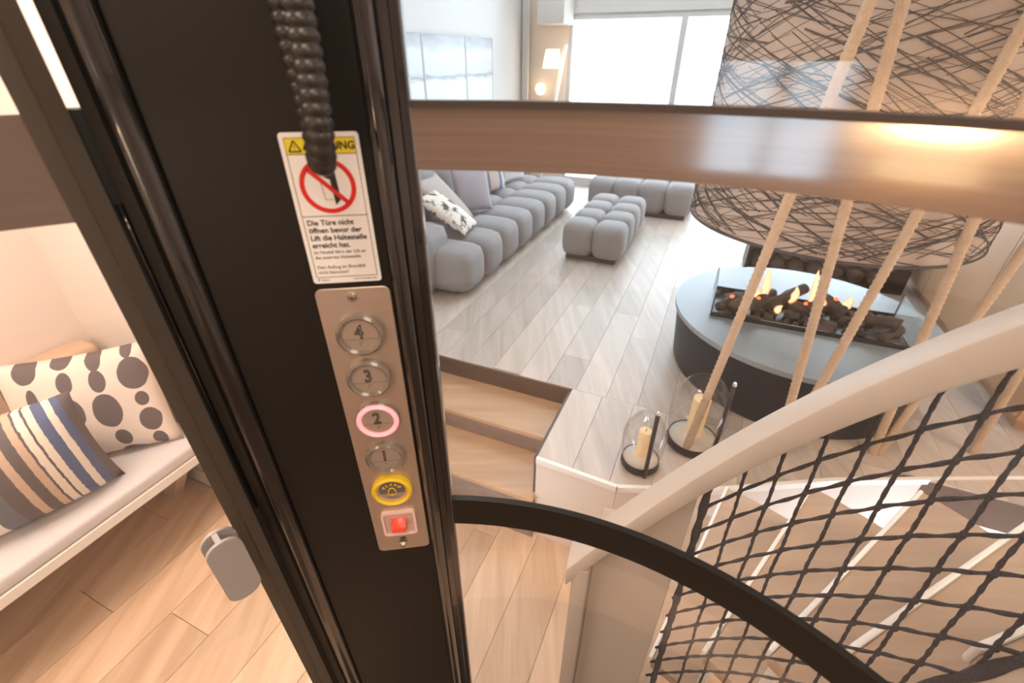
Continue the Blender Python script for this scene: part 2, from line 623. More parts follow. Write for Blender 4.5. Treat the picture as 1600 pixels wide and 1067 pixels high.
def pad_vf(a0, a1, b0, b1, z0, z1, k=4.0, n=7, bulge=1.0):
    """puffed upholstery block: a cube pushed out to a super-ellipsoid"""
    V, F, idx = [], [], {}
    ca, cb, cz = (a0 + a1) / 2, (b0 + b1) / 2, (z0 + z1) / 2
    ha, hb, hz = (a1 - a0) / 2, (b1 - b0) / 2, (z1 - z0) / 2

    def vert(x, y, z):
        key = (round(x, 4), round(y, 4), round(z, 4))
        if key not in idx:
            s = (abs(x) ** k + abs(y) ** k + abs(z) ** k) ** (-1 / k)
            x2, y2, z2 = x * s, y * s, z * s
            idx[key] = len(V)
            V.append(P(ca + x2 * ha, cb + y2 * hb, cz + z2 * hz))
        return idx[key]
    g = [math.tan((-1 + 2 * i / n) * PI / 4) for i in range(n + 1)]
    for ax in range(3):
        for s in (-1, 1):
            for i in range(n):
                for j in range(n):
                    q = []
                    for (u, v) in ((g[i], g[j]), (g[i + 1], g[j]), (g[i + 1], g[j + 1]), (g[i], g[j + 1])):
                        w = [0, 0, 0]
                        w[ax] = s
                        w[(ax + 1) % 3] = u
                        w[(ax + 2) % 3] = v
                        q.append(vert(*w))
                    F.append(tuple(q if s > 0 else q[::-1]))
    return V, F


def pad(name, parent, a0, a1, b0, b1, z0, z1, m=None, k=4.0, n=7):
    v, f = pad_vf(a0, a1, b0, b1, z0, z1, k, n)
    return mesh(name, v, f, m or SOFA, parent, True)


def cushion(name, label, bl, br, tl, thick, m, cat='cushion', group=None, sharp=2.2, n=18):
    """pillow given by three corners (bottom left, bottom right, top left)"""
    bl, br, tl = Vector(bl), Vector(br), Vector(tl)
    x = (br - bl)
    y = (tl - bl)
    w, h = x.length, y.length
    x.normalize()
    nrm = x.cross(y).normalized()
    y = nrm.cross(x)
    c = bl + (br - bl) / 2 + (tl - bl) / 2
    V, F = [], []
    for s in (1, -1):
        for i in range(n + 1):
            for j in range(n + 1):
                u, v = -1 + 2 * i / n, -1 + 2 * j / n
                t = (max(0, 1 - abs(u) ** sharp) * max(0, 1 - abs(v) ** sharp)) ** 0.5
                sq = 1 - 0.06 * (1 - abs(v) ** 2) * abs(u) ** 3
                sq2 = 1 - 0.06 * (1 - abs(u) ** 2) * abs(v) ** 3
                V.append(Vector((u * sq * w / 2, v * sq2 * h / 2, s * thick / 2 * t)))
    N = (n + 1) ** 2
    for i in range(n):
        for j in range(n):
            q = (i * (n + 1) + j, (i + 1) * (n + 1) + j, (i + 1) * (n + 1) + j + 1, i * (n + 1) + j + 1)
            F.append(q)
            F.append(tuple(N + k for k in q[::-1]))
    me = bpy.data.meshes.new(name)
    me.from_pydata([tuple(v) for v in V], [], F)
    bm = bmesh.new()
    bm.from_mesh(me)
    bmesh.ops.remove_doubles(bm, verts=bm.verts, dist=0.0004)
    bm.to_mesh(me)
    bm.free()
    me.polygons.foreach_set('use_smooth', [True] * len(me.polygons))
    me.materials.append(m)
    o = bpy.data.objects.new(name, me)
    COL.objects.link(o)
    o.matrix_world = Matrix(((x.x, y.x, nrm.x, c.x), (x.y, y.y, nrm.y, c.y), (x.z, y.z, nrm.z, c.z), (0, 0, 0, 1)))
    return tag(o, label, cat, group)


def clip(poly, px, py, nx, ny):
    out = []
    for i in range(len(poly)):
        a, b = poly[i], poly[(i + 1) % len(poly)]
        da = (a[0] - px) * nx + (a[1] - py) * ny
        db = (b[0] - px) * nx + (b[1] - py) * ny
        if da >= 0:
            out.append(a)
        if (da >= 0) != (db >= 0):
            t = da / (da - db)
            out.append((a[0] + (b[0] - a[0]) * t, a[1] + (b[1] - a[1]) * t))
    return out


def planks(parent, a0, a1, b0, b1, z, m, w=0.19, ln=2.1, cuts=(), seed=1):
    rnd = random.Random(seed)
    b = b0
    while b < b1 - 0.01:
        bb = min(b + w, b1)
        a = a0 - rnd.random() * ln
        while a < a1:
            x0, x1 = max(a, a0), min(a + ln, a1)
            if x1 - x0 > 0.02:
                poly = [tuple(P(x0 + .001, b + .001)[:2]), tuple(P(x0 + .001, bb - .001)[:2]), tuple(P(x1 - .001, bb - .001)[:2]), tuple(P(x1 - .001, b + .001)[:2])]
                for c in cuts:
                    if poly:
                        poly = clip(poly, *c)
                if len(poly) > 2:
                    v, f = prism(poly[::-1], z - 0.015, z)
                    mesh('plank', v, f, m, parent)
            a += ln
        b = bb


# ------------------------------------------------------------------ the room
A_FAR, B_LEFT, B_RIGHT, A_BACK, ZC, ZLOW = 7.3, -3.0, 3.3, -4.5, 2.6, -0.61

# upper floor: planks over a dark sub-floor, cut back along the stair well
fu = struct('floor', box_ab(2.21, A_FAR, B_LEFT, B_RIGHT, -0.20, -0.012), SUB)
planks(fu, 2.21, A_FAR, B_LEFT, B_RIGHT, 0, OAK_GLARE, cuts=(), seed=3)
edge = [P(1.585, -0.55), Vector((0.505, 1.488, 0)), Vector((0.92, 1.468, 0)), Vector((1.57, 1.53, 0)), Vector((4.6, 1.56, 0))]
dl = (edge[1] - edge[0])
n1 = (-dl.y, dl.x)
d2 = edge[2] - edge[1]
cutsB = [(edge[0].x, edge[0].y, n1[0], n1[1]), (edge[1].x, edge[1].y, -d2.y, d2.x), (edge[2].x, edge[2].y, -(edge[3] - edge[2]).y, (edge[3] - edge[2]).x)]
fp = [tuple(P(-2.2, -0.55)[:2]), tuple(P(-2.2, B_RIGHT)[:2]), tuple(P(2.21, B_RIGHT)[:2]), tuple(P(2.21, -0.55)[:2])]
for c in cutsB:
    fp = clip(fp, *c)
fb = struct('floor', prism(fp[::-1], -0.20, -0.012), SUB)
planks(fb, -2.2, 2.21, -0.55, B_RIGHT, 0, OAK_GLARE, cuts=cutsB, seed=5)

# floor of the seating niche (same level) and the lower landing
fl = struct('floor', box_ab(A_BACK, 0.78, -2.32, -0.72, -0.20, -0.012), SUB)
planks(fl, -1.6, 0.78, -2.32, -0.72, 0, OAK, w=0.2, seed=8)
struct('wall_niche_step', box_ab(A_BACK, 0.8, -.74, -.715, ZLOW - .2, -.013), WALL)
fd = struct('floor', box_ab(A_BACK, 1.70, -0.74, B_RIGHT, ZLOW - 0.2, ZLOW - 0.012), SUB)
planks(fd, -0.9, 1.66, -0.74, 1.3, ZLOW, OAK, w=0.22, seed=12)

fs_ = struct('floor', box_ab(0.9, 1.58, -2.2, -0.74, ZLOW - 0.2, ZLOW - 0.012), SUB)
planks(fs_, 0.9, 1.56, -2.2, -0.74, ZLOW, OAK, w=0.22, seed=14)
fs2 = struct('floor', box_ab(0.78, 0.9, -1.25, -0.74, ZLOW - 0.2, ZLOW), OAK)

# broad steps from the landing up to the living room
steps = thing('steps', 'broad oak steps with dark risers climbing to the living room floor', 'steps', P(1.7, -1.2, ZLOW))
for i in range(3):
    a = 2.21 - 0.332 * i
    z = -0.143 * i
    mesh('riser', *box_ab(a - 0.0, a + 0.02, -2.2, -0.55, z - 0.143 if i < 2 else ZLOW, z - (0.004 if i == 0 else 0.029)), RISER, steps)
    if i < 2:
        bevel(mesh('tread', *box_ab(a - 0.338, a + .03, -2.2, -0.55, z - 0.143 - 0.028, z - 0.143), TREAD, steps), 0.004, 1)
wl = struct('wall_steps', box_ab(0.90, 2.4, -2.3, -2.2, ZLOW - .2, 0.0), WALL)

# fascia below the living-room floor
tr = struct('trim_1', box_ab(1.60, 2.23, -0.57, -0.54, ZLOW, -0.016), mat('fascia_dark', (0.09, 0.07, 0.065), 0.6))
seg = [(edge[i], edge[i + 1]) for i in range(4)]
V, F = [], []
for a_, b_ in seg:
    t = (b_ - a_).normalized()
    nn = Vector((t.y, -t.x, 0))
    V, F = join((V, F), frame_box(a_ + Vector((0, 0, ZLOW)) + nn * 0.004, t, -nn, (0, 0, 1), (b_ - a_).length, 0.03, -ZLOW - 0.03))
struct('wall_fascia', (V, F), mat('fascia_warm_lit', (0.74, 0.63, 0.54), 0.55))  # white fascia, colour darkened and warmed for the warm light falling on it
V, F = [], []
for a_, b_ in seg:
    t = (b_ - a_).normalized()
    nn = Vector((t.y, -t.x, 0))
    V, F = join((V, F), frame_box(a_ + Vector((0, 0, -0.03)) + nn * 0.012, t, -nn, (0, 0, 1), (b_ - a_).length, 0.02, 0.034))
struct('trim_2', (V, F), mat('nosing_pale', (0.83, 0.79, 0.74), 0.4))

# walls
struct('wall_left', box_ab(0.9, A_FAR, B_LEFT - 0.1, B_LEFT, -0.2, 4.4), WALL)
struct('wall_niche_back', box_ab(A_BACK, 0.8, -2.42, -2.32, -0.2, ZC), WALLW)
struct('wall_niche_end', box_ab(0.8, 0.9, -3.1, -1.25, ZLOW, ZC), mat('wall_niche_end_paint', (0.82, 0.745, 0.69), 0.8))
struct('wall_right', box_ab(A_BACK, A_FAR + .1, B_RIGHT, B_RIGHT + 0.1, ZLOW - .3, 4.4), WALLW)
WB = -2.31                                                        # left edge of the big window
struct('wall_corner', box_ab(A_FAR, A_FAR + 0.15, B_LEFT - 0.1, WB, -0.2, 4.4), BEIGE)
struct('wall_far', join(box_ab(A_FAR, A_FAR + 0.15, WB, 2.6, 2.25, 2.85), box_ab(A_FAR, A_FAR + 0.15, WB, 2.6, 4.2, 4.4),
                        box_ab(A_FAR, A_FAR + 0.15, 2.6, B_RIGHT + .1, -0.2, 4.4), box_ab(A_FAR, A_FAR + .15, WB, 2.6, -.2, .06)), WALL)
BW0, BW1, BZ0, BZ1 = -.62, -.28, .75, 1.75                       # slim window in the wall behind the lift
struct('wall_back', join(box_ab(A_BACK - 0.15, A_BACK, -2.5, BW0, ZLOW - .3, ZC), box_ab(A_BACK - 0.15, A_BACK, BW0, BW1, BZ1, ZC),
                         box_ab(A_BACK - 0.15, A_BACK, BW0, BW1, ZLOW - .3, BZ0), box_ab(A_BACK - 0.15, A_BACK, BW1, B_RIGHT + .1, ZLOW - .3, ZC)), WALLW)
ZH, AH = 4.4, 3.1                                                 # tall living hall beyond the low ceiling over lift and fire
struct('ceiling', box_ab(A_BACK - .15, AH, B_LEFT - 0.2, B_RIGHT + .2, ZC, ZC + 0.1), CEIL)
SKA0, SKA1, SKB0, SKB1 = 3.9, 6.3, -2.2, 0.4                      # added roof opening, lights the seating from above
struct('ceiling', join(box_ab(AH - .1, SKA0, B_LEFT - 0.2, B_RIGHT + .2, ZH, ZH + 0.1), box_ab(SKA1, A_FAR + .15, B_LEFT - 0.2, B_RIGHT + .2, ZH, ZH + 0.1),
                       box_ab(SKA0, SKA1, B_LEFT - 0.2, SKB0, ZH, ZH + 0.1), box_ab(SKA0, SKA1, SKB1, B_RIGHT + .2, ZH, ZH + 0.1)), CEIL)
struct('wall_gallery', box_ab(AH - .1, AH, B_LEFT - .1, B_RIGHT + .1, ZC + .1, ZH), mat('gallery_bounce_dark', (.16, .10, .07), .5, var=.3, vscale=4))  # unseen wall, dark tone picked to cut bounce onto the sofa fronts

# far window wall: frame, mullions, panes
w1 = thing('window_1', '', '')
for k in ('label', 'category'):
    del w1[k]
w1['kind'] = 'structure'
w1.location = P(A_FAR + .05, 0, 0)
mull = [WB, -0.80, 0.72, 2.6]
mesh('window_frame', *join(box_ab(A_FAR + .02, A_FAR + .1, WB, 2.6, 2.18, 2.25), box_ab(A_FAR + .02, A_FAR + .1, WB, 2.6, .06, .13)), FRAME, w1)
for b in mull:
    mesh('mullion', *box_ab(A_FAR + .02, A_FAR + .1, b - (0 if b == WB else .04), b + (.05 if b == WB else .04), .13, 2.18), FRAME, w1)
for i in range(3):
    mesh('pane', *box_ab(A_FAR + .055, A_FAR + .061, mull[i] + .045, mull[i + 1] - .04, .13, 2.18), CLEAR, w1)
w3 = thing('window_added_upper', '', '')  # unseen upper window, added for cool glare on floor and table
for k in ('label', 'category'):
    del w3[k]
w3['kind'] = 'structure'
w3.location = P(A_FAR + .05, 0, 2.85)
mesh('window_frame', *join(box_ab(A_FAR + .02, A_FAR + .1, WB, 2.6, 4.13, 4.2), box_ab(A_FAR + .02, A_FAR + .1, WB, 2.6, 2.85, 2.92)), FRAME, w3)
for b in mull:
    mesh('mullion', *box_ab(A_FAR + .02, A_FAR + .1, b - (0 if b == WB else .04), b + (.05 if b == WB else .04), 2.92, 4.13), FRAME, w3)
for i in range(3):
    mesh('pane', *box_ab(A_FAR + .055, A_FAR + .061, mull[i] + .045, mull[i + 1] - .04, 2.92, 4.13), CLEAR, w3)
w4 = thing('window_added_roof', '', '')  # unseen roof window, added to brighten sofa tops and floor
for k in ('label', 'category'):
    del w4[k]
w4['kind'] = 'structure'
w4.location = P(SKA0, SKB0, ZH)
mesh('window_frame', *join(box_ab(SKA0, SKA0 + .06, SKB0, SKB1, ZH, ZH + .1), box_ab(SKA1 - .06, SKA1, SKB0, SKB1, ZH, ZH + .1),
                           box_ab(SKA0 + .06, SKA1 - .06, SKB0, SKB0 + .06, ZH, ZH + .1), box_ab(SKA0 + .06, SKA1 - .06, SKB1 - .06, SKB1, ZH, ZH + .1)), FRAME, w4)
mesh('pane', *box_ab(SKA0 + .06, SKA1 - .06, SKB0 + .06, SKB1 - .06, ZH + .05, ZH + .058), CLEAR, w4)
w2 = thing('window_2', '', '')
for k in ('label', 'category'):
    del w2[k]
w2['kind'] = 'structure'
w2.location = P(A_BACK - .05, -0.6, 0.7)
A0_, A1_ = A_BACK - .1, A_BACK - .02
mesh('window_frame', *join(box_ab(A0_, A1_, BW0, BW1, BZ1 - .03, BZ1), box_ab(A0_, A1_, BW0, BW1, BZ0, BZ0 + .03),
                           box_ab(A0_, A1_, BW0, BW0 + .02, BZ0 + .03, BZ1 - .03), box_ab(A0_, A1_, BW1 - .02, BW1, BZ0 + .03, BZ1 - .03)), FRAME, w2)
BM = (BW0 + BW1) / 2
mesh('mullion', *box_ab(A0_, A1_, BM - .012, BM + .012, BZ0 + .03, BZ1 - .03), FRAME, w2)
for b0, b1 in ((BW0 + .02, BM - .012), (BM + .012, BW1 - .02)):
    mesh('pane', *box_ab(A_BACK - .063, A_BACK - .057, b0, b1, BZ0 + .03, BZ1 - .03), CLEAR, w2)

# ------------------------------------------------------------------ left wall: three-panel picture
for i, (a0, a1, wd) in enumerate(((3.67, 4.555, 'leftmost, beside the black lift post'), (4.585, 5.455, 'middle panel between two others'), (5.485, 6.17, 'rightmost and narrowest, nearest the corner'))):
    t = thing('canvas_picture', 'pale misty landscape canvas on the left wall, ' + wd, 'picture', P((a0 + a1) / 2, -2.985, 1.2), 'three canvases in a row')
    mesh('canvas', *box_ab(a0, a1, -2.998, -2.96, 1.2, 1.95), PICT, t)
    mesh('frame', *join(box_ab(a0 - .012, a0, -2.998, -2.955, 1.188, 1.962), box_ab(a1, a1 + .012, -2.998, -2.955, 1.188, 1.962),
                        box_ab(a0, a1, -2.998, -2.955, 1.95, 1.962), box_ab(a0, a1, -2.998, -2.955, 1.188, 1.2)), FRAME, t)

# floor lamp, curtain, wall unit in the far corner
t = thing('floor_lamp', 'slanting pale floor lamp with glowing warm shade beside the big window', 'lamp', P(6.95, -2.35, 0))
mesh('pole', *tube([P(6.9, -2.55, 0.02), P(7.0, -2.25, 1.9)], 0.028, 10), CURT, t, True)
mesh('base', *lathe(P(6.95, -2.5, 0), [(.0, 0), (.16, 0), (.16, .02), (.02, .03)], 20), CURT, t, True, sharp=40)
mesh('lamp_shade', *lathe(P(6.95, -2.42, 1.62), [(.13, 0), (.09, .22)], 24, cap=False), LAMPSH, t, True)
t = thing('wall_lamp', 'small round glowing lamp low on the beige wall near the corner', 'lamp', P(7.24, -2.68, 1.35))
mesh('lamp_globe', *lathe(P(7.22, -2.68, 1.35), [(.0, -.08), (.05, -.065), (.08, 0), (.05, .065), (0, .08)], 16), LAMPSH, t, True)
mesh('bracket', *box_ab(7.22, 7.3, -2.7, -2.66, 1.33, 1.37), FRAME, t)
o = mesh('air_duct', *box_ab(6.85, 7.28, -2.62, -2.25, 2.12, 2.58), mat('duct_beige', (0.60, 0.56, 0.50), 0.7), None, loc=P(7, -2.4, 2.1))
tag(bevel(o, .01), 'square beige duct box hanging at the ceiling beside the window', 'duct')
cv = []
for i in range(17):
    b = -2.97 + 0.10 * i / 16
    cv.append((7.20 + 0.025 * math.sin(i * 1.6), b))
V = [P(a, b, z) for z in (0.02, 2.55) for a, b in cv] + [P(a + .02, b, z) for z in (0.02, 2.55) for a, b in cv]
F = []
for k in range(16):
    F += [(k, k + 1, 17 + k + 1, 17 + k), (34 + k, 34 + 17 + k, 34 + 17 + k + 1, 34 + k + 1), (k, 34 + k, 35 + k, k + 1), (17 + k, 18 + k, 52 + k, 51 + k)]
F += [(0, 17, 51, 34), (16, 50, 67, 33)]
o = mesh('curtain', V, F, CURT, None, True, loc=P(7.2, -2.9, 0))
tag(o, 'narrow pale gathered curtain hanging in the far left corner', 'curtain')

t = thing('wall_lamp', 'warm wall lamp on the wall behind the lift, beside the rear window', 'lamp', P(A_BACK + .1, -.77, 1.2))
mesh('lamp_shade', *lathe(P(A_BACK + .12, -.77, .90), [(.10, 0), (.075, .28)], 20, cap=False), mat('bright_lamp_shade', (1, .85, .65), .6, emit=(1.0, .66, .34), estr=6), t, True)
mesh('bracket', *box_ab(A_BACK, A_BACK + .12, -.79, -.75, 1.15, 1.19), FRAME, t)
pl_ = bpy.data.lights.new('wall_lamp_bulb', 'POINT')
pl_.energy = 18
pl_.color = (1.0, .62, .32)
pl_.shadow_soft_size = .06
o = bpy.data.objects.new('wall_lamp_bulb', pl_)
o.location = P(A_BACK + .12, -.77, 1.28)
COL.objects.link(o)

# ------------------------------------------------------------------ sofas
so = thing('sofa', 'long grey tufted sofa with rounded segments along the left wall', 'sofa', P(4.5, -2.3, 0))
W = 0.385
mesh('plinth', *box_ab(3.12, 6.0, -2.7, -1.85, 0.0, 0.06), SOFAD, so)
for i in range(8):
    a0 = 3.0 + W * i
    pad('seat_pad', so, a0 - .012, a0 + W + .012, -2.24, -1.70, 0.03, 0.405, k=4.4)
    pad('seat_pad', so, a0 - .008, a0 + W + .008, -2.62, -2.18, 0.05, 0.40, k=3.6)
for i in range(1, 8):
    a0 = 3.0 + W * i
    pad('backrest_pad', so, a0 - .010, a0 + W + .010, -2.92, -2.52, 0.10, 0.80, k=3.4)
pad('arm_pad', so, 2.86, 3.29, -2.96, -2.0, 0.03, 0.56, k=9)
ot = thing('ottoman', 'grey tufted ottoman of eight rounded squares in the middle of the floor', 'ottoman', P(4.9, -1.3, 0))
oa, ob = 4.24, -1.31
mesh('plinth', *box_ab(4.28, 5.58, -1.26, -.76, 0.0, 0.05), SOFAD, ot)
for i in range(4):
    for j in range(2):
        pad('seat_pad', ot, oa + .34 * i - .008, oa + .34 * (i + 1) + .008, ob + .305 * j - .008, ob + .305 * (j + 1) + .008, 0.03, 0.375, k=4.2)
s2 = thing('sofa', 'dark grey tufted sofa standing in front of the far window', 'sofa', P(6.4, -0.9, 0))
mesh('plinth', *box_ab(6.06, 6.9, -1.5, -.28, 0.0, 0.05), SOFAD, s2)
for i in range(4):
    b0 = -1.54 + .33 * i
    pad('seat_pad', s2, 6.0, 6.55, b0 - .008, b0 + .338, 0.03, 0.42, k=4.4)
    pad('seat_pad', s2, 6.5, 6.98, b0 - .008, b0 + .338, 0.03, 0.44, k=4.4)


def cush(name, label, bl, br, tl, th, m):
    return cushion(name, label, P(*bl), P(*br), P(*tl), th, m, 'cushion', 'cushions on the long sofa')


cush('fur_cushion', 'black and cream spotted fur cushion lying against the sofa arm', (3.33, -1.90, .43), (3.68, -1.95, .43), (3.33, -2.34, .72), .13, FUR)
cush('scatter_cushion', 'plain greige cushion slumped behind the spotted fur cushion', (3.52, -2.10, .42), (3.94, -2.12, .42), (3.50, -2.50, .80), .13, GREIGE)
cush('scatter_cushion', 'lavender grey cushion propped upright on the middle of the sofa', (3.98, -2.32, .41), (4.28, -2.06, .41), (4.06, -2.46, .85), .16, LAV)
cush('scatter_cushion', 'folk patterned cushion with a blue stripe near the far sofa end', (4.78, -2.42, .41), (5.12, -2.30, .41), (4.80, -2.54, .80), .13, FARPAT)
cush('scatter_cushion', 'pale grey cushion at the far end of the long sofa', (5.30, -2.44, .41), (5.72, -2.30, .41), (5.32, -2.54, .80), .13, mat('pale_cloth', (.62, .60, .58), .9))

# ------------------------------------------------------------------ fire table and hood
TC = Vector((1.79, 2.48, 0))
ft = thing('fire_table', 'round black fire table with slate top and burning log tray', 'fire table', TC)
mesh('drum', *lathe(TC, [(.0, 0), (.68, 0), (.69, .02), (.725, .37), (.0, .37)], 72, cap=False), TABDRUM, ft, True, sharp=40)
ta, tb = 2.99, 0.645
ta0, ta1, tb0, tb1 = 2.745, 3.155, 0.14, 1.16
# top ring with a rectangular opening, built as a disc with a hole
n = 72
ring = [TC + Vector((.74 * math.cos(2 * PI * k / n), .74 * math.sin(2 * PI * k / n), 0)) for k in range(n)]
rect = []
for v in ring:
    a, b = v.x * E1[0] + v.y * E1[1] - (ta0 + ta1) / 2, v.x * E2[0] + v.y * E2[1] - (tb0 + tb1) / 2
    s = min((ta1 - ta0) / 2 / max(abs(a), 1e-6), (tb1 - tb0) / 2 / max(abs(b), 1e-6))
    rect.append(P((ta0 + ta1) / 2 + a * s, (tb0 + tb1) / 2 + b * s))
V = []
for z in (.402, .372):
    V += [v + Vector((0, 0, z)) for v in ring] + [v + Vector((0, 0, z)) for v in rect]
F = []
for k in range(n):
    q = (k + 1) % n
    F += [(k, q, n + q, n + k), (2 * n + k, 3 * n + k, 3 * n + q, 2 * n + q), (k, 2 * n + k, 2 * n + q, q), (n + k, n + q, 3 * n + q, 3 * n + k)]
mesh('table_top', V, F, TABTOP, ft)
mesh('fire_tray', *join(box_ab(ta0, ta1, tb0, tb1, .373, .383), box_ab(ta0 - .004, ta0 + .006, tb0, tb1, .38, .43), box_ab(ta1 - .006, ta1 + .004, tb0, tb1, .38, .43)), BLACKG, ft)
rn = random.Random(4)
V, F = [], []
for i in range(120):
    a, b = rn.uniform(ta0 + .03, ta1 - .03), rn.uniform(tb0 + .03, tb1 - .03)
    r = rn.uniform(.014, .032)
    V, F = join((V, F), pad_vf(a - r, a + r, b - r * 1.2, b + r * 1.2, .375, .40 + r, 2.6, 2))
ash = mesh('ash_bed', V, F, ASH, ft)
ash['kind'] = 'stuff'
for i in range(13):
    a, b = rn.uniform(ta0 + .08, ta1 - .08), tb0 + .1 + .83 * i / 12
    ang = rn.uniform(-1.2, 1.2)
    ln = rn.uniform(.13, .24)
    da, db = math.sin(ang) * ln, math.cos(ang) * ln
    pts = [P(min(max(a + da * s, ta0 + .03), ta1 - .03), min(max(b + db * s, tb0 + .03), tb1 - .03), .44 + .03 * (i % 3) + .02 * s + rn.uniform(-.008, .008)) for s in (-.5, -.25, 0, .25, .5)]
    lg = mesh('log', *tube(pts, [rn.uniform(.024, .04) for _ in pts], 8), LOG, ft, True)
    if i % 2 == 0:
        p = pts[2] + Vector((0, 0, .032))
        mesh('ember', *tube([p - (pts[3] - pts[1]) * .15, p, p + (pts[3] - pts[1]) * .15], [.006, .014, .006], 6), EMBER, lg, True)


def flame(a, b, z, h, w):
    pts, rad = [], []
    for i in range(9):
        s = i / 8
        pts.append(P(a + .006 * math.sin(s * 5 + a * 30), b + .014 * s * math.sin(s * 4 + b * 20), z + h * s))
        rad.append(max(.002, w * math.sin(PI * (s * .82 + .14)) ** 1.2))
    mesh('flame', *tube(pts, rad, 8), FLAME, ft, True)


for fl_ in ((2.98, .42, .46, .21, .030), (2.93, .37, .45, .11, .036), (2.90, .32, .45, .07, .03), (3.0, .58, .45, .12, .026), (3.02, .68, .47, .21, .024), (2.99, .74, .46, .08, .028), (3.0, .86, .46, .10, .030), (2.84, .50, .45, .05, .022)):
    flame(*fl_)
for b in (tb0 - .005, tb1 - .001):
    gp_ = mesh('glass_guard', *box_ab(ta0, ta1, b, b + .006, .40, .56), CLEAR, ft)
    mesh('guard_edge', *box_ab(ta0 - .004, ta0 + .004, b - .001, b + .007, .40, .56), IRON, gp_)
    mesh('guard_edge', *box_ab(ta1 - .004, ta1 + .004, b - .001, b + .007, .40, .56), IRON, gp_)

SHC, SHR, SHZ0, SHZ1 = Vector((1.69, 2.46, 0)), 0.675, 1.0, 2.3
hd = thing('drum_lamp_shade', 'huge beige drum shade wound with dark strands above the fire', 'lamp shade', SHC + Vector((0, 0, SHZ0)))
mesh('shade', *lathe(SHC, [(SHR, SHZ0), (SHR, SHZ1), (SHR - .01, SHZ1), (SHR - .01, SHZ0), (SHR, SHZ0)], 80, cap=False), SHADE, hd, True, sharp=40)
mesh('rim', *tube([SHC + Vector((SHR * math.cos(t * PI / 40), SHR * math.sin(t * PI / 40), SHZ0)) for t in range(80)], .008, 6, closed=True), STRAND, hd, True)
mesh('shade_bottom', *lathe(SHC, [(0, SHZ0 + .05), (SHR - .012, SHZ0 + .05)], 60, cap=False), SHADE, hd)
mesh('hanging_rod', *tube([SHC + Vector((0, 0, 1.05)), SHC + Vector((0, 0, ZC))], .02, 10), FRAME, hd, True)
V, F = [], []
rn = random.Random(21)
for i in range(1000):
    th0 = rn.uniform(0, 2 * PI)
    z0 = rn.uniform(SHZ0 - .1, SHZ1 + .1)
    sl = rn.choice((-1, 1)) * abs(rn.gauss(.32, .16)) + rn.gauss(0, .05)
    ln = rn.uniform(.3, 1.2)
    rr = rn.choice((.0011, .0012, .0014, .0014, .0017, .0017, .002, .0026, .0042))
    pts = []
    for k in range(11):
        s = -ln / 2 + ln * k / 10
        z = z0 + sl * s
        if SHZ0 + .004 < z < SHZ1 - .004:
            th = th0 + s / SHR
            pts.append(SHC + Vector(((SHR + .003) * math.cos(th), (SHR + .003) * math.sin(th), z)))
    if len(pts) > 2:
        V2, F2 = tube(pts, rr, 4, caps=False)
        nn = len(V)
        V += V2
        F += [tuple(q + nn for q in f) for f in F2]
st = mesh('strands', V, F, STRAND, hd)
st['kind'] = 'stuff'

# black log cabinet and low sideboard beyond the fire
t = thing('log_box', 'black open-front log box standing behind the fire table', 'log box', P(4.7, 1.05, 0))
mesh('carcass', *join(box_ab(4.6, 5.0, .41, .44, 0, .46), box_ab(4.6, 5.0, 1.64, 1.67, 0, .46), box_ab(4.6, 5.0, .44, 1.64, .43, .46), box_ab(4.6, 5.0, .44, 1.64, 0, .03), box_ab(4.97, 5.0, .44, 1.64, .03, .43)), BLACK, t)
for k in range(7):
    for j in range(2):
        mesh('firewood', *tube([P(4.63, .53 + .155 * k + .05 * j, .10 + .13 * j), P(4.92, .53 + .155 * k + .05 * j, .10 + .13 * j)], .062, 9), LOG, t, True)
t = thing('sideboard', 'tall warm wooden sideboard standing to the right of the fire table', 'sideboard', P(4.0, 1.95, 0))
SBW = mat('sideboard_wood', (.56, .33, .19), .5, var=.12, vscale=3)
mesh('body', *box_ab(2.80, 5.3, 1.76, 2.2, .08, .92), SBW, t)
mesh('top', *box_ab(2.78, 5.32, 1.735, 2.21, .92, .95), SBW, t)
mesh('plinth', *box_ab(2.85, 5.25, 1.80, 2.18, .0, .08), SBW, t)
for k in range(3):
    mesh('door', *box_ab(2.812 + .83 * k, 3.634 + .83 * k, 1.742, 1.76, .10, .905), SBW, t)

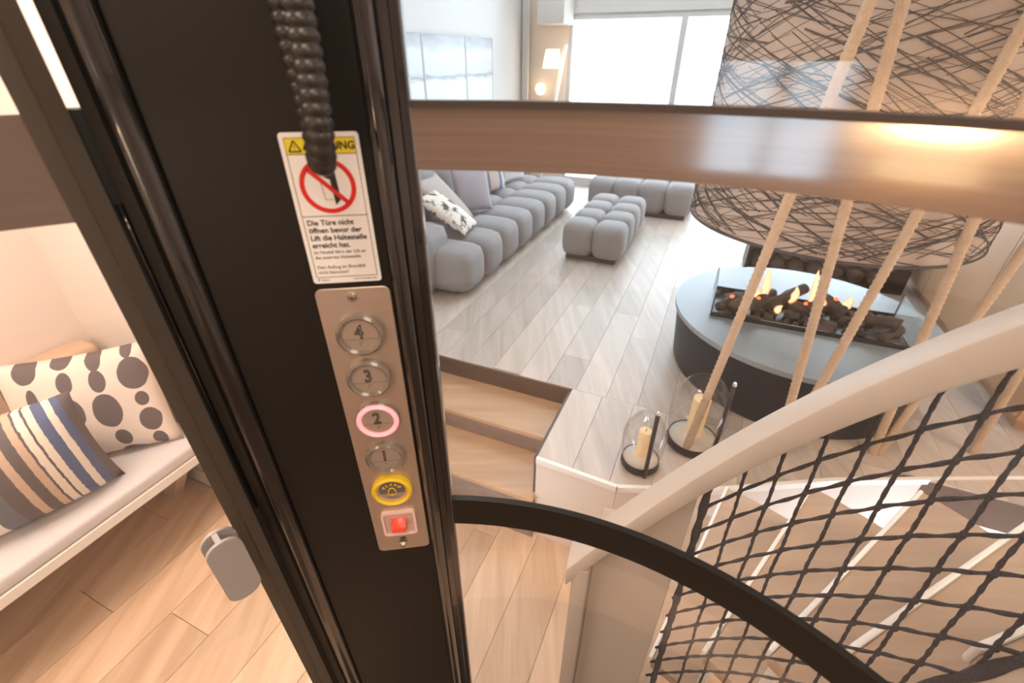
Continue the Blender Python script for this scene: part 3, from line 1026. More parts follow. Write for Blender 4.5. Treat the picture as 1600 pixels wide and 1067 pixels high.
# ------------------------------------------------------------------ lanterns
def lantern(label, c, r, zt, zrim, rrim, cr, ch, pole, pz):
    c = Vector(c)
    t = thing('candle_lantern', label, 'lantern', c, 'candle lanterns at the floor edge')
    mesh('base', *lathe(c, [(0, 0), (r * .86, 0), (r * .97, .018), (r * .93, .05), (r * .88, .05), (r * .86, .03), (0, .03)], 32, cap=False), IRON, t, True, sharp=40)
    prof = []
    for i in range(13):
        s = i / 12
        z = .045 + (zrim - .045) * s
        rr = r * .9 + (r * 1.06 - r * .9) * math.sin(min(1, s / .5) * PI / 2) if s < .5 else rrim + (r * 1.06 - rrim) * math.cos((s - .5) / .5 * PI / 2) ** .8
        prof.append((rr, z))
    prof.append((max(rrim - .004, .01), zrim + .004))
    mesh('glass_globe', *lathe(c, prof, 32, cap=False), GLOBE, t, True)
    mesh('sand', *lathe(c, [(0, .075), (r * .4, .07), (r * .86, .05), (r * .86, .031)], 28, cap=False), SAND, t, True)
    cd = mesh('candle', *lathe(c, [(0, .06), (cr, .06), (cr, ch), (cr * .75, ch + .003), (0, ch - .004)], 20, cap=False), CANDLE, t, True, sharp=40)
    mesh('wick', *tube([c + Vector((0, 0, ch - .005)), c + Vector((.002, 0, ch + .015))], .0018, 5), INK, cd)
    p = Vector(pole)
    mesh('pole', *tube([c + p, c + p + Vector((0, 0, pz))], .010, 10), IRON, t, True)
    mesh('pole_tip', *lathe(c + p + Vector((0, 0, pz)), [(0, -.004), (.011, 0), (.009, .016), (0, .022)], 10), CHROME, t, True)
    return t


lantern('smaller glass candle lantern with a black pole, nearest the steps', (.645, 1.63, 0), .098, .30, .33, .035, .030, .225, (.0, -.098, .012), .40)
lantern('larger smoked glass candle lantern, open at the top, next to the rope', (.955, 1.78, 0), .135, .4, .40, .085, .042, .30, (.065, -.118, .012), .46)

# ------------------------------------------------------------------ twisted ropes in a zigzag screen
def rope(label, a, b, r=.019):
    a, b = Vector(a), Vector(b)
    m = int((b - a).length / .006)
    pts = [a + (b - a) * i / m for i in range(m + 1)]
    o = mesh('rope', *tube(pts, r, 12, rfun=lambda i, th: r * (1 + .10 * math.cos(3 * th - i * .006 * 250))), ROPE, None, True, loc=a)
    tag(o, label, 'rope', 'thick ropes of the zigzag screen')


YB = 1.70
bot = [.89, 1.40, 1.90, 2.42]
top = [1.125, 1.625, 2.12]
desc = ['first beige twisted rope from the left, passing in front of the larger lantern',
        'second beige rope from the left, leaning least, in front of the flames',
        'third beige rope from the left, meeting the second at the floor',
        'fourth beige rope from the left, crossing the right end of the fire table',
        'fifth beige rope from the left, against the warm wooden sideboard', 'sixth beige rope, at the right edge behind the net']
k = 0
for i in range(3):
    rope(desc[k], (bot[i] + .004, YB, .0), (top[i] - .012, YB, 2.28))
    rope(desc[k + 1], (bot[i + 1] - .022, YB + .004, .0), (top[i] + .012, YB + .004, 2.28))
    k += 2
o = mesh('rope_beam', *frame_box((.6, YB - .05, 2.28), (1, 0, 0), (0, 1, 0), (0, 0, 1), 2.4, .10, ZC - 2.28), WHITE, None, loc=(1.6, YB, 2.3))
tag(o, 'white ceiling beam from which the beige ropes hang', 'beam')

# ------------------------------------------------------------------ winding stair, handrail and net
CC = Vector((-0.075, -0.13, 0))             # lift axis
AX = Vector((0.02, 0.10, 0))                # stair axis
KA = np.array([14., 22.1, 25.1, 30.8, 35.6, 39.5, 42.6, 45.3, 47.6, 60., 75.])
KZ = np.array([.855, 1.036, 1.108, 1.243, 1.349, 1.424, 1.479, 1.524, 1.560, 1.740, 1.94])
pf = np.polyfit(KA, KZ, 4)


def rail_z(a):
    return float(np.polyval(pf, a))


def cyl(a, r, z):
    return Vector((CC.x + r * math.sin(R(a)), CC.y + r * math.cos(R(a)), z))


def ax(a, r, z):
    return Vector((AX.x + r * math.sin(R(a)), AX.y + r * math.cos(R(a)), z))


def hem_z(a):
    u = a - 31.8
    return .30 + .0091 * u + (.000845 * u * u if u < 28 else .6625 + .047 * (u - 28))


sw = thing('winding_stair', 'winding oak stair with white risers curling up around the lift', 'stairs', ax(45, .9, 0))
azs = [18, 27.5, 37.3, 47.3, 56.9, 65.4, 74.0, 82.5, 91]
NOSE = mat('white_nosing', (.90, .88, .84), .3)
WRISER = mat('white_riser', (.86, .82, .77), .4)
for i in range(len(azs) - 1):
    z = .48 + .17 * (i - 2)
    a0, a1 = azs[i], azs[i + 1]
    inner = [ax(a0 - .6 + (a1 - a0 + 1.2) * s / 4, .545, 0) for s in range(5)]
    outer = [ax(a0 - .6 + (a1 - a0 + 1.2) * s / 6, 1.22, 0) for s in range(7)]
    v, f = prism([(p.x, p.y) for p in inner + outer[::-1]], z - .035, z)
    bevel(mesh('tread', v, f, WINDER, sw), .006, 2)
    lo = z - .17 if i else ZLOW
    d = ax(a0, 1, 0) - AX
    nrm = Vector((-d.y, d.x, 0))
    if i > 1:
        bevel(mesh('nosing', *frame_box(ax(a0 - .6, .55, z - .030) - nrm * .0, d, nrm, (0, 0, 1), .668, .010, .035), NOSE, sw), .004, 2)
    mesh('riser', *frame_box(ax(a0, .55, lo), d, nrm, (0, 0, 1), .665, -.016, z - .035 - lo), WRISER, sw)
# inner stringer under the net
V, F = [], []
for s in range(31):
    a = 31 + (78 - 31) * s / 30
    z = hem_z(a)
    V += [cyl(a, .71, z - .16), cyl(a, .735, z - .16), cyl(a, .735, z - .015), cyl(a, .71, z - .015)]
for s in range(30):
    for q in range(4):
        F.append((s * 4 + q, s * 4 + (q + 1) % 4, s * 4 + 4 + (q + 1) % 4, s * 4 + 4 + q))
F += [(0, 1, 2, 3), (123, 122, 121, 120)]
mesh('stringer', V, F, RAIL, sw, True, sharp=40)

hr = thing('handrail', 'greige painted handrail climbing to the right from a broad post', 'handrail', cyl(22, .72, ZLOW))
V, F = [], []
na = 60
for s in range(na + 1):
    a = 15.5 + (76 - 15.5) * s / na
    z = rail_z(a)
    V += [cyl(a, .68, z - .060), cyl(a, .745, z - .060), cyl(a, .745, z), cyl(a, .68, z)]
for s in range(na):
    for q in range(4):
        F.append((s * 4 + q, s * 4 + (q + 1) % 4, s * 4 + 4 + (q + 1) % 4, s * 4 + 4 + q))
F += [(0, 1, 2, 3), (na * 4 + 3, na * 4 + 2, na * 4 + 1, na * 4)]
bevel(mesh('rail', V, F, RAIL, hr, True), .005, 2)
# broad newel board with a narrower cheek on its left edge
pl, pr = cyl(19.5, .695, 0), cyl(31.2, .695, 0)
t_ = (pr - pl)
tl_ = t_.length
t_.normalize()
nb = Vector((-t_.y, t_.x, 0))
V = [pl + nb * d + Vector((0, 0, ZLOW)) for d in (0,)]
vv = []
for d in (0, .05):
    vv += [pl + nb * d + Vector((0, 0, ZLOW)), pr + nb * d + Vector((0, 0, ZLOW)), pr + nb * d + Vector((0, 0, rail_z(31.2) - .065)), pl + nb * d + Vector((0, 0, rail_z(19.5) - .055))]
o = mesh('newel_post', vv, [(0, 1, 2, 3), (7, 6, 5, 4), (0, 4, 5, 1), (1, 5, 6, 2), (2, 6, 7, 3), (3, 7, 4, 0)], POST_SHADED, hr)
bevel(o, .004, 2)
q0 = pl - t_ * .034 - nb * .018
o = mesh('post_cheek', *frame_box(q0 + Vector((0, 0, ZLOW)), t_, nb, (0, 0, 1), .034, .085, .90 - ZLOW), POST_SHADED, hr)
bevel(o, .005, 2)

net = thing('safety_net', 'dark knotted cord net stretched below the greige handrail', 'net', cyl(45, .71, .9))


def cord(name, pts, r, amp=.22):
    return mesh(name, *tube(pts, r, 6, rfun=lambda i, th: r * (1 + amp * math.cos(2 * th - i * 1.15))), CORD, net, True)


CA0, DA, DZ = 32.3, 2.72, .064
ncol = 16
for j in range(ncol):
    a = CA0 + DA * (j + 1)
    zt = rail_z(a) - .058
    pts = []
    z = zt
    while z > hem_z(a):
        k = (rail_z(a) - .13 - z) / DZ
        pts.append(cyl(a + (zt - z) * 3.2 + .05 * math.sin(k * PI), .712 + .001 * math.sin(k * PI), z))
        z -= .004
    pts.append(cyl(a + (zt - hem_z(a)) * 3.2, .712, hem_z(a)))
    cord('cord', pts, .0024)
for k in range(17):
    pts = []
    a = CA0 - .2
    while a < 78:
        z = rail_z(a) - .13 - DZ * k
        if z < hem_z(a):
            break
        z += .0010 * math.sin((a - CA0 - .4 * k * DZ * 8) / DA * 2 * PI)
        pts.append(cyl(a, .712, z))
        a += .32
    if len(pts) > 8:
        cord('cord', pts, .0024)
kv, kf = [], []
for k in range(17):
    for j in range(ncol):
        a = CA0 + DA * (j + 1)
        z = rail_z(a) - .13 - DZ * k
        aa = a + (rail_z(a) - .058 - z) * 3.2
        z = rail_z(aa) - .13 - DZ * k
        if z > hem_z(aa):
            c = cyl(aa, .712, z)
            kv, kf = join((kv, kf), tube([c + Vector((0, 0, -.006)), c + Vector((0, 0, -.002)), c + Vector((0, 0, .003)), c + Vector((0, 0, .007))], [.002, .0036, .0036, .002], 6))
kn = mesh('knots', kv, kf, CORD, net, True)
kn['kind'] = 'stuff'
mesh('hem_rope', *tube([cyl(32.0 + (1.2 - z) * 2.2, .712, z) for z in np.linspace(1.235, .30, 105)], .006, 8, rfun=lambda i, th: .006 * (1 + .2 * math.cos(2 * th - i * .9))), CORD, net, True)
mesh('hem_rope', *tube([cyl(a, .712, hem_z(a)) for a in np.linspace(32.5, 78, 200)], .007, 8, rfun=lambda i, th: .007 * (1 + .2 * math.cos(2 * th - i * 1.0))), CORD, net, True)

# ------------------------------------------------------------------ seating niche
be = thing('bench', 'white window bench with pale linen seat in the niche at left', 'bench', P(.1, -2.0, 0))
bevel(mesh('seat_cushion', *box_ab(-1.6, .765, -2.30, -1.675, .40, .455), LINEN, be), .015, 3)
mesh('frame', *box_ab(-1.6, .77, -2.30, -1.67, .365, .40), WHITE, be)
for a in (.67, -.55):
    v = [P(a, -2.25, 0), P(a, -2.02, 0), P(a, -1.76, .365), P(a, -2.25, .365), P(a + .05, -2.25, 0), P(a + .05, -2.02, 0), P(a + .05, -1.76, .365), P(a + .05, -2.25, .365)]
    mesh('leg', v, BF, mat('bench_leg_tan', (.60, .46, .36), .6) if a > 0 else MATS['bench_leg_tan'], be)
bevel(mesh('back_cushion', *box_ab(-1.6, .775, -2.315, -2.19, .455, .76), TAN, be), .03, 3)
cushion('scatter_cushion', 'square cream cushion with dark pebble dots leaning in the niche corner', (-1.79, 1.15, .455), (-1.345, 1.325, .462), (-1.765, 1.28, .85), .15, DOTTED, 'cushion', 'cushions on the niche bench')
cushion('scatter_cushion', 'cushion with cream, tan and navy stripes on the niche bench', (-1.80, .75, .455), (-1.435, 1.13, .462), (-1.74, .78, .85), .22, STRIPED, 'cushion', 'cushions on the niche bench')
struct('baseboard_niche', box_ab(.785, .80, -2.3, -1.26, 0, .09), WHITE)

# ------------------------------------------------------------------ lift: tube, rings, column
TR = 0.475
ZB, ZT = -0.59, 2.58


def tub(a, r, z):
    return Vector((CC.x + r * math.sin(R(a)), CC.y + r * math.cos(R(a)), z))


def arc_strip(a0, a1, r0, r1, z0, z1, n):
    V, F = [], []
    for s in range(n + 1):
        a = a0 + (a1 - a0) * s / n
        V += [tub(a, r0, z0), tub(a, r1, z0), tub(a, r1, z1), tub(a, r0, z1)]
    for s in range(n):
        for q in range(4):
            F.append((s * 4 + q, s * 4 + (q + 1) % 4, s * 4 + 4 + (q + 1) % 4, s * 4 + 4 + q))
    F += [(0, 1, 2, 3), (n * 4 + 3, n * 4 + 2, n * 4 + 1, n * 4)]
    return V, F


def arc_sheet(a0, a1, r, z0, z1, n):
    V = [tub(a0 + (a1 - a0) * s / n, r, z) for s in range(n + 1) for z in (z0, z1)]
    F = [(2 * s, 2 * s + 2, 2 * s + 3, 2 * s + 1) for s in range(n)]
    return V, F


PHI = R(-8)
FA = Vector((math.sin(PHI), math.cos(PHI), 0))
FX = Vector((math.cos(PHI), -math.sin(PHI), 0))
D0 = .351


def face(s, q, d):
    """s across the column face, q towards the passenger, d height relative to the eye"""
    return FX * s + FA * (D0 - q) + Vector((0, 0, HC + d))


def azr(az, r):
    return (r * math.sin(R(az)), r * math.cos(R(az)))


lc = thing('lift_cabin', 'round glass lift cabin with black column and dark bronze rail band', 'lift', CC + Vector((0, 0, ZB)))


def fprism(name, pts, m, z0=ZB, z1=ZT, parent=None, sm=True):
    poly = [(face(s, q, 0).x, face(s, q, 0).y) for s, q in pts]
    return mesh(name, *prism(poly, z0, z1), m, parent or lc, sm, sharp=30)


def halfround(s0, s1, h, n=10, base=-.02):
    c, w = (s0 + s1) / 2, (s1 - s0) / 2
    return [(s0, base)] + [(c - w * math.cos(PI * i / n), h * math.sin(PI * i / n)) for i in range(n + 1)] + [(s1, base)]


fprism('column_panel', [(-.188, 0), (-.050, 0), (-.050, -.05), (-.188, -.05)], BLACK)
fprism('column_bead', halfround(-.0495, -.0345, .009), BLACKG, sm=True)
fprism('column_edge', [(-.034, .001), (-.0275, .002), (-.0265, -.001), (-.0212, -.001), (-.0195, -.0035), (-.0195, -.03), (-.034, -.03)], BLACKG)
fprism('column_bead', halfround(-.2095, -.189, .009), BLACKG, sm=True)


def zprism(name, pts, m, z0=ZB, z1=ZT):
    return mesh(name, *prism([azr(*p) for p in pts], z0, z1), m, lc, True, sharp=30)


zprism('jamb_strip', [(-38.35, .405), (-39.2, .400), (-40.25, .407), (-40.25, .44), (-38.35, .45)], BLACK)
zprism('jamb_seal', [(-40.1, .414), (-41.7, .414), (-41.7, .434), (-40.1, .434)], RUBBER, ZB, HC - .0275)
mesh('glass_pane', *arc_sheet(.7, 172, TR, ZB, ZT, 80), TUBE, lc, True)
mesh('rail_band', *arc_strip(.9, 172, TR - .006, TR - .001, HC - .0680, HC - .0285, 90), BAND, lc, True, sharp=40)
mesh('rail_band_lip', *arc_strip(.9, 172, TR - .010, TR - .001, HC - .0285, HC - .0240, 90), LIP, lc, True, sharp=40)
mesh('lower_ring', *arc_strip(.9, 172, TR - .008, TR - .001, HC - .4600, HC - .4190, 90), BLACK, lc, True, sharp=40)
mesh('cabin_floor', *lathe(CC, [(0, ZB - .012), (TR, ZB - .012), (TR, ZB + .01), (0, ZB + .01)], 64, cap=False), RUBBER, lc)
mesh('cabin_roof', *lathe(CC, [(0, ZT - .03), (TR + .01, ZT - .03), (TR + .01, ZT), (0, ZT)], 64, cap=False), BLACK, lc)
d = bpy.data.lights.new('cabin_lamp', 'AREA')
d.shape = 'DISK'
d.size = .28
d.energy = 4.5
d.color = (1.0, .84, .66)
o = bpy.data.objects.new('cabin_lamp', d)
o.location = (CC.x, CC.y - .05, ZT - .04)
COL.objects.link(o)

# door: curved pane, stile, band and pull
ld = thing('lift_door', 'curved clear lift door at left with a dark stile and grey pull', 'lift door', CC + Vector((0, 0, ZB + .001)))
mesh('door_stile', *prism([azr(*p) for p in [(-41.15, .409), (-42.6, .404), (-42.8, .409), (-44.2, .409), (-44.2, .425), (-41.15, .428)]], ZB, ZT - .04), STILE, ld, True, sharp=25)
mesh('door_glass', *arc_sheet(-26.6, -130, TR + .001, ZB, ZT - .04, 60), TUBE, ld, True)
mesh('door_band', *arc_strip(-26.5, -130, TR + .003, TR + .008, HC - .0930, HC - .0285, 60), BAND, ld, True, sharp=40)
mesh('door_latch', *tube([Vector((*azr(-40.6, .4125), HC + h)) for h in (-.098, -.088, -.085, -.11, -.4)], [.001, .002, .0025, .0018, .0018], 6), BLACKG, ld, True)


def plate_round(cx, cy, w, h, r, n=6):
    pts = []
    for (sx, sy, a0) in ((1, 1, 0), (-1, 1, 90), (-1, -1, 180), (1, -1, 270)):
        for i in range(n + 1):
            a = R(a0 + 90 * i / n)
            pts.append((cx + sx * (w / 2 - r) + r * math.cos(a), cy + sy * (h / 2 - r) + r * math.sin(a)))
    return pts


HA = R(-46.5)
hA = Vector((math.sin(HA), math.cos(HA), 0))
hX = Vector((math.cos(HA), -math.sin(HA), 0))


def hand_pt(x, z, d):
    return hX * x + hA * d + Vector((0, 0, HC + z))


def extr(pts, fn, d0, d1):
    n = len(pts)
    V = [fn(p[0], p[1], d0) for p in pts] + [fn(p[0], p[1], d1) for p in pts]
    F = [tuple(range(n)), tuple(range(2 * n - 1, n - 1, -1))] + [(i, n + i, n + (i + 1) % n, (i + 1) % n) for i in range(n)]
    return V, F


pts = plate_round(.0015, -.436, .0315, .089, .0145, 8)
o = mesh('pull_handle', *join(extr(pts, hand_pt, .383, .3865), frame_box(hand_pt(-.002, -.474, .3865), hX, hA, (0, 0, 1), .005, .013, .082), extr(plate_round(.0015, -.436, .0315, .089, .0145, 8), hand_pt, .3995, .403)), GREYP, ld, True, sharp=40)

# ------------------------------------------------------------------ control panel on the column
SL = -.001          # slight skew of the panel across its height


def fx(d):
    return SL + .0098 * (d + .33) * -.0


cp = thing('control_panel', 'brushed steel button panel with floors 4 to 1 on the black column', 'control panel', face(-.081, .0, -.5))


def fpt(x, z, q):
    return face(x, q, z)


def fdisc(x, z, r, n=32):
    return [(x + r * math.cos(2 * PI * i / n), z + r * math.sin(2 * PI * i / n)) for i in range(n)]


bevel(mesh('faceplate', *extr(plate_round(-.0815, -.3305, .0595, .3455, .006, 5), fpt, .0002, .0026), STEEL, cp, True, sharp=30), .0005, 1)


def ring_vf(x, z, ro, ri, q0, q1, n=40, crown=.0):
    """raised ring: outer wall, rounded top, inner wall"""
    V, F = [], []
    prof = [(ro, q0), (ro, q1 - .0006), (ro - .0008, q1), ((ro + ri) / 2, q1 + crown), (ri + .0008, q1), (ri, q1 - .0006), (ri, q0)]
    for r, q in prof:
        for k in range(n):
            V.append(face(x + r * math.cos(2 * PI * k / n), q, z + r * math.sin(2 * PI * k / n)))
    for i in range(len(prof) - 1):
        for k in range(n):
            F.append((i * n + k, i * n + (k + 1) % n, (i + 1) * n + (k + 1) % n, (i + 1) * n + k))
    return V, F


def text(name, body, x, z, q, size, m, parent, align='CENTER', outline=0.0, bold=0.0, wide=1.0):
    cu = bpy.data.curves.new(name, 'FONT')
    cu.body = body
    cu.size = size
    cu.align_x = align
    cu.align_y = 'CENTER'
    if outline:
        cu.fill_mode = 'NONE'
        cu.bevel_depth = outline
        cu.bevel_resolution = 1
    else:
        cu.extrude = .0001
        cu.offset = bold
    ob = bpy.data.objects.new(name + '_tmp', cu)
    COL.objects.link(ob)
    bpy.context.view_layer.update()
    me = bpy.data.meshes.new_from_object(ob.evaluated_get(bpy.context.evaluated_depsgraph_get()))
    bpy.data.objects.remove(ob)
    bpy.data.curves.remove(cu)
    base = root_loc(parent)
    for v in me.vertices:
        v.co = face(x + v.co.x * wide, q + v.co.z, z + v.co.y) - base
    me.materials.clear()
    me.materials.append(m)
    o = bpy.data.objects.new(name, me)
    COL.objects.link(o)
    o.parent = parent
    return o


Q = .0026
for dig, z in (('4', -.2000), ('3', -.2460), ('2', -.2960), ('1', -.3460)):
    x = -.0815
    b = mesh('button', *extr(fdisc(x, z, .0158), fpt, Q - .001, Q + .0038), BTN, cp, True, sharp=40)
    b['label'] = 'round lift button engraved with the number ' + dig + (', its ring lit pink' if dig == '2' else '')
    mesh('button_ring', *ring_vf(x, z, .0197, .0152, Q - .001, Q + .0058, crown=.0012), PINKRING if dig == '2' else BEZEL_SHADED, b, True, sharp=50)
    if dig == '2':
        mesh('button_bezel', *ring_vf(x, z, .0208, .0194, Q - .001, Q + .004), BEZEL_SHADED, b, True, sharp=50)
    text('numeral', dig, x - .0006, z + .0026, Q + .0040, .0185, INK, b, outline=.00048, wide=.8)
    mesh('engraved_line', *frame_box(face(x - .0148, Q + .0038, z - .0042), FX, -FA, (0, 0, 1), .0296, .0001, .0003), INKB, b)
    V, F = [], []
    for (i, j) in ((0, 0), (1, 0), (0, 1)) if dig != '1' else ((0, 0),):
        V, F = join((V, F), extr(fdisc(x - .001 + i * .0022, z - .0068 - j * .0022, .0006, 8), fpt, Q + .0036, Q + .0042))
    mesh('braille', V, F, BEZEL_SHADED, b)
x, z = -.0818, -.3955
b = mesh('button', *extr(fdisc(x, z, .0150), fpt, Q - .001, Q + .0034), BTN, cp, True, sharp=40)
b['label'] = 'yellow ringed alarm button with a bell'
mesh('button_ring', *ring_vf(x, z, .0212, .0160, Q - .001, Q + .0062, crown=.0014), YELRING, b, True, sharp=50)
mesh('inner_ring', *ring_vf(x, z, .0158, .0143, Q - .001, Q + .0044), REDCLR, b, True, sharp=50)
upper = [(x + .0138 * math.cos(a), z + .0138 * math.sin(a)) for a in np.linspace(R(-16), R(196), 24)]
mesh('button_inlay', *extr(upper, fpt, Q + .003, Q + .0037), mat('alarm_inlay', (.16, .12, .10), .4), b)
for i, ch in enumerate('ALARM'):
    aa = R(90 + 27 * (2 - i))
    tx, tz = x + .0103 * math.cos(aa), z + .0103 * math.sin(aa) - .0008
    text('lettering', ch, tx, tz, Q + .0038, .0046, ALARMY, b, bold=.0001)
bell = [(-.0055, -.0042), (-.0036, -.0012), (-.0034, .0020), (-.0018, .0044), (0, .0052), (.0018, .0044), (.0034, .0020), (.0036, -.0012), (.0055, -.0042)]
mesh('bell', *join(tube([face(x + u, Q + .0042, z - .0005 + w) for u, w in bell], .0005, 6, closed=True), tube([face(x - .0015, Q + .0042, z - .0056), face(x, Q + .0042, z - .0066), face(x + .0015, Q + .0042, z - .0056)], .0005, 6)), ALARMY, b, True)
V, F = [], []
for i in range(5):
    for j in range(2):
        V, F = join((V, F), extr(fdisc(x - .005 + i * .0025, z - .0085 - j * .0022, .0006, 8), fpt, Q + .0034, Q + .0041))
mesh('braille', V, F, BEZEL_SHADED, b)
# stop switch
x, z = -.0812, -.4515
sw_ = mesh('stop_switch', *extr(plate_round(x, z, .0330, .0345, .003, 4), fpt, Q - .001, Q + .0022), REDCLR, cp, True, sharp=30)
sw_['label'] = 'red rocker stop switch in a clear pink cover'
outer, inner = plate_round(x, z, .0375, .0395, .0045, 5), plate_round(x, z, .0325, .0345, .003, 5)
n = len(outer)
V = [face(p[0], q, p[1]) for q, L in ((Q - .001, outer), (Q + .0042, outer), (Q + .0042, inner), (Q - .001, inner)) for p in L]
F = [(i * n + k, i * n + (k + 1) % n, ((i + 1) % 4) * n + (k + 1) % n, ((i + 1) % 4) * n + k) for i in range(4) for k in range(n)]
mesh('cover_frame', V, F, PINKEDGE, sw_, True, sharp=30)
V = []
for (s0, z0, q) in ((-.0085, -.0062, .002), (.0085, -.0062, .002), (.0085, .0075, .002), (-.0085, .0075, .002), (-.0076, -.0052, .0130), (.0076, -.0052, .0130), (.0076, .0010, .0115), (-.0076, .0010, .0115)):
    V.append(face(x + s0, Q + q, z + .002 + z0))
bevel(mesh('rocker', V, [(0, 1, 2, 3), (4, 7, 6, 5), (0, 4, 5, 1), (1, 5, 6, 2), (2, 6, 7, 3), (3, 7, 4, 0)], REDSW, sw_), .0006, 2)
text('lettering', 'STOP', x + .0005, z - .0118, Q + .0024, .0068, mat('stop_red_print', (.42, .06, .05), .5), sw_, bold=.0001)
for z in (-.1655, -.4950):
    s_ = mesh('screw', *extr(fdisc(-.0825, z, .0040, 20), fpt, Q - .0005, Q + .0010), CHROME, cp, True, sharp=40)
    mesh('screw_dome', *join(extr(fdisc(-.0825, z, .0030, 20), fpt, Q + .0009, Q + .0020), extr(fdisc(-.0825, z, .0018, 12), fpt, Q + .0018, Q + .0026)), CHROME, s_, True, sharp=40)
    mesh('socket', *extr(fdisc(-.0825, z, .0010, 6), fpt, Q + .0025, Q + .0027), INK, s_)
e = mesh('maker_emblem', *extr([(-.0812 + .0036 * math.cos(t), -.4830 + .0030 * math.sin(t)) for t in np.linspace(0, 2 * PI, 20, endpoint=False)], fpt, Q, Q + .0002), INK, cp)
mesh('emblem_gap', *join(frame_box(face(-.0838, Q + .0003, -.4824), FX, -FA, (0, 0, 1), .0022, .0001, .0009), frame_box(face(-.0808, Q + .0003, -.4838), FX, -FA, (0, 0, 1), .0022, .0001, .0009)), STEEL, e)
mesh('emblem_bar', *frame_box(face(-.0862, Q + .0002, -.4888), FX, -FA, (0, 0, 1), .0095, .0002, .0018), INK, cp)

# ------------------------------------------------------------------ warning sign above the panel
ws = thing('warning_sign', 'white warning sign with yellow header and red prohibition ring', 'sign', face(-.0835, .0, -.153))
SX0, SX1, SZ0, SZ1 = -.1095, -.0570, -.1530, -.0428
smx, smz = (SX0 + SX1) / 2, (SZ0 + SZ1) / 2
mesh('plate', *extr(plate_round(smx, smz, SX1 - SX0, SZ1 - SZ0, .0025, 4), fpt, .0002, .0014), SIGNW, ws)
q = .0015


def line(s0, z0, s1, z1, w, m, name='border_line', par=None, qq=q):
    a, b_ = Vector((s0, z0)), Vector((s1, z1))
    t = (b_ - a).normalized() * 1.0
    nn = Vector((-t.y, t.x)) * w / 2
    pts = [a - nn, b_ - nn, b_ + nn, a + nn]
    return extr([(p.x, p.y) for p in pts], fpt, qq - .0002, qq + .0001)


bx0, bx1 = SX0 + .0032, SX1 - .0030
mesh('header', *extr([(bx0, -.0566), (bx1, -.0566), (bx1, -.0462), (bx0, -.0462)], fpt, .0012, q), SIGNY, ws)
mesh('border', *join(line(bx0, -.0462, bx0, -.1478, .0004, 0), line(bx1, -.0462, bx1, -.1478, .0004, 0), line(bx0, -.1478, bx1, -.1478, .0004, 0),
                     line(bx0, -.0995, bx1, -.0995, .0005, 0), line(bx0, -.0566, bx1, -.0566, .0005, 0), line(bx0, -.0462, bx1, -.0462, .0004, 0)), INKB, ws)
tri = [(bx0 + .0020, -.0548), (bx0 + .0100, -.0548), (bx0 + .0060, -.0478)]
tr_ = mesh('hazard_triangle', *join(*[line(*tri[i], *tri[(i + 1) % 3], .0009, 0, qq=q + .0001) for i in range(3)]), INK, ws)
text('lettering', '!', bx0 + .0060, -.0525, q + .0001, .0050, INK, tr_)
text('heading', 'ACHTUNG', bx0 + .0288, -.0515, q + .0001, .0070, INK, ws, bold=.0002, wide=1.0)
cx_, cz_ = -.0835, -.0782
ro, ri = .0192, .0160
N = 48
V = [face(cx_ + r * math.cos(2 * PI * k / N), qq, cz_ + r * math.sin(2 * PI * k / N)) for r, qq in ((ro, q - .0002), (ro, q + .0004), (ri, q + .0004), (ri, q - .0002)) for k in range(N)]
F = [(i * N + k, i * N + (k + 1) % N, ((i + 1) % 4) * N + (k + 1) % N, ((i + 1) % 4) * N + k) for i in range(4) for k in range(N)]
mesh('prohibition_ring', V, F, SIGNR, ws)
a45 = R(135)
mesh('prohibition_bar', *line(cx_ + .0175 * math.cos(a45), cz_ + .0175 * math.sin(a45), cx_ - .0175 * math.cos(a45), cz_ - .0175 * math.sin(a45), .0030, 0, qq=q + .0003), SIGNR, ws)
mesh('pictogram_door', *extr([(cx_ - .0015, cz_ + .013), (cx_ + .0060, cz_ + .013), (cx_ + .0072, cz_ - .0095), (cx_ + .0030, cz_ - .0135), (cx_ + .0020, cz_ + .0045), (cx_ - .0015, cz_ + .0060)], fpt, q - .0003, q + .0001), INK, ws)
mesh('pictogram_frame', *join(line(cx_ - .0045, cz_ + .002, cx_ - .0035, cz_ - .0095, .0003, 0), line(cx_ - .0035, cz_ - .0095, cx_ + .0022, cz_ - .0095, .0003, 0)), INKB, ws)
for i, s in enumerate(('Die Türe nicht', 'öffnen bevor der', 'Lift die Haltestelle', 'erreicht hat.')):
    text('lettering', s, bx0 + .0022, -.1045 - .0058 * i, q, .0056, INK, ws, align='LEFT', bold=.00012)
for i, s in enumerate(('Im Notfall fährt der Lift an', 'die unterste Haltestelle.')):
    text('lettering', s, bx0 + .0022, -.1273 - .0042 * i, q, .0036, INKB, ws, align='LEFT')
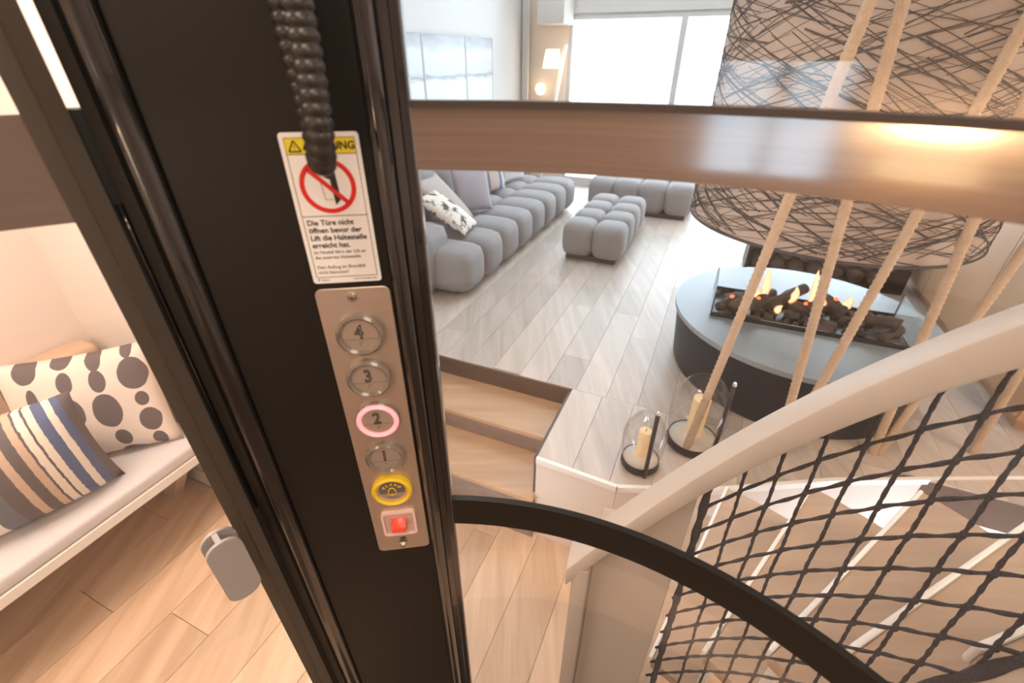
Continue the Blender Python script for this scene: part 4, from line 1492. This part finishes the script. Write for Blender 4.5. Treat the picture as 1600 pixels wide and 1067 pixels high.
for i, s in enumerate(('Den Aufzug im Brandfall', 'nicht benutzen!')):
    text('lettering', s, bx0 + .0022, -.1395 - .0042 * i, q, .0037, INKB, ws, align='LEFT')
text('lettering', 'www.clarionsafety.com', bx1 - .0005, -.1502, q, .0019, INKB, ws, align='RIGHT')
text('lettering', 'Clarion', bx0 + .0030, -.1502, q, .0020, INKB, ws, align='LEFT')
mesh('small_mark', *extr([(bx0 + .0004, -.1492), (bx0 + .0020, -.1492), (bx0 + .0012, -.1512)], fpt, q - .0002, q), INK, ws)

# ------------------------------------------------------------------ corrugated conduit loop hanging in front of the sign
fc = thing('flexible_conduit', 'black corrugated cable loop hanging in front of the warning sign', 'cable', face(-.075, .05, -.06))


def conduit(name, pts, r, pitch):
    L = [0.0]
    for i in range(1, len(pts)):
        L.append(L[-1] + (Vector(pts[i]) - Vector(pts[i - 1])).length)
    return mesh(name, *tube(pts, r, 14, rfun=lambda i, th: r * (.80 + .20 * abs(math.cos(PI * L[i] / pitch)) ** .7)), CONDUIT, fc, True)


def spl(ctrl, n):
    """Catmull-Rom through control points"""
    c = [Vector(p) for p in ctrl]
    c = [c[0] * 2 - c[1]] + c + [c[-1] * 2 - c[-2]]
    out = []
    for i in range(1, len(c) - 2):
        for k in range(n):
            t = k / n
            a, b, d, e = c[i - 1], c[i], c[i + 1], c[i + 2]
            out.append(.5 * ((2 * b) + (d - a) * t + (2 * a - 5 * b + 4 * d - e) * t * t + (3 * b - a - 3 * d + e) * t ** 3))
    out.append(c[-2])
    return out


right = [face(-.068, .056, .55), face(-.0672, .056, .25), face(-.0665, .058, .05), face(-.0665, .060, -.005), face(-.0680, .060, -.036), face(-.0715, .052, -.0525), face(-.0760, .040, -.053),
         face(-.0775, .032, -.043), face(-.0785, .031, -.015), face(-.0805, .031, .04), face(-.0815, .031, .25), face(-.082, .031, .55)]
cl = spl(right, 200)
out = [cl[0]]
for p in cl[1:]:                                            # even steps so that every rib is resolved
    while (p - out[-1]).length > .0011:
        out.append(out[-1] + (p - out[-1]).normalized() * .0011)
conduit('conduit', out, .0080, .0066)
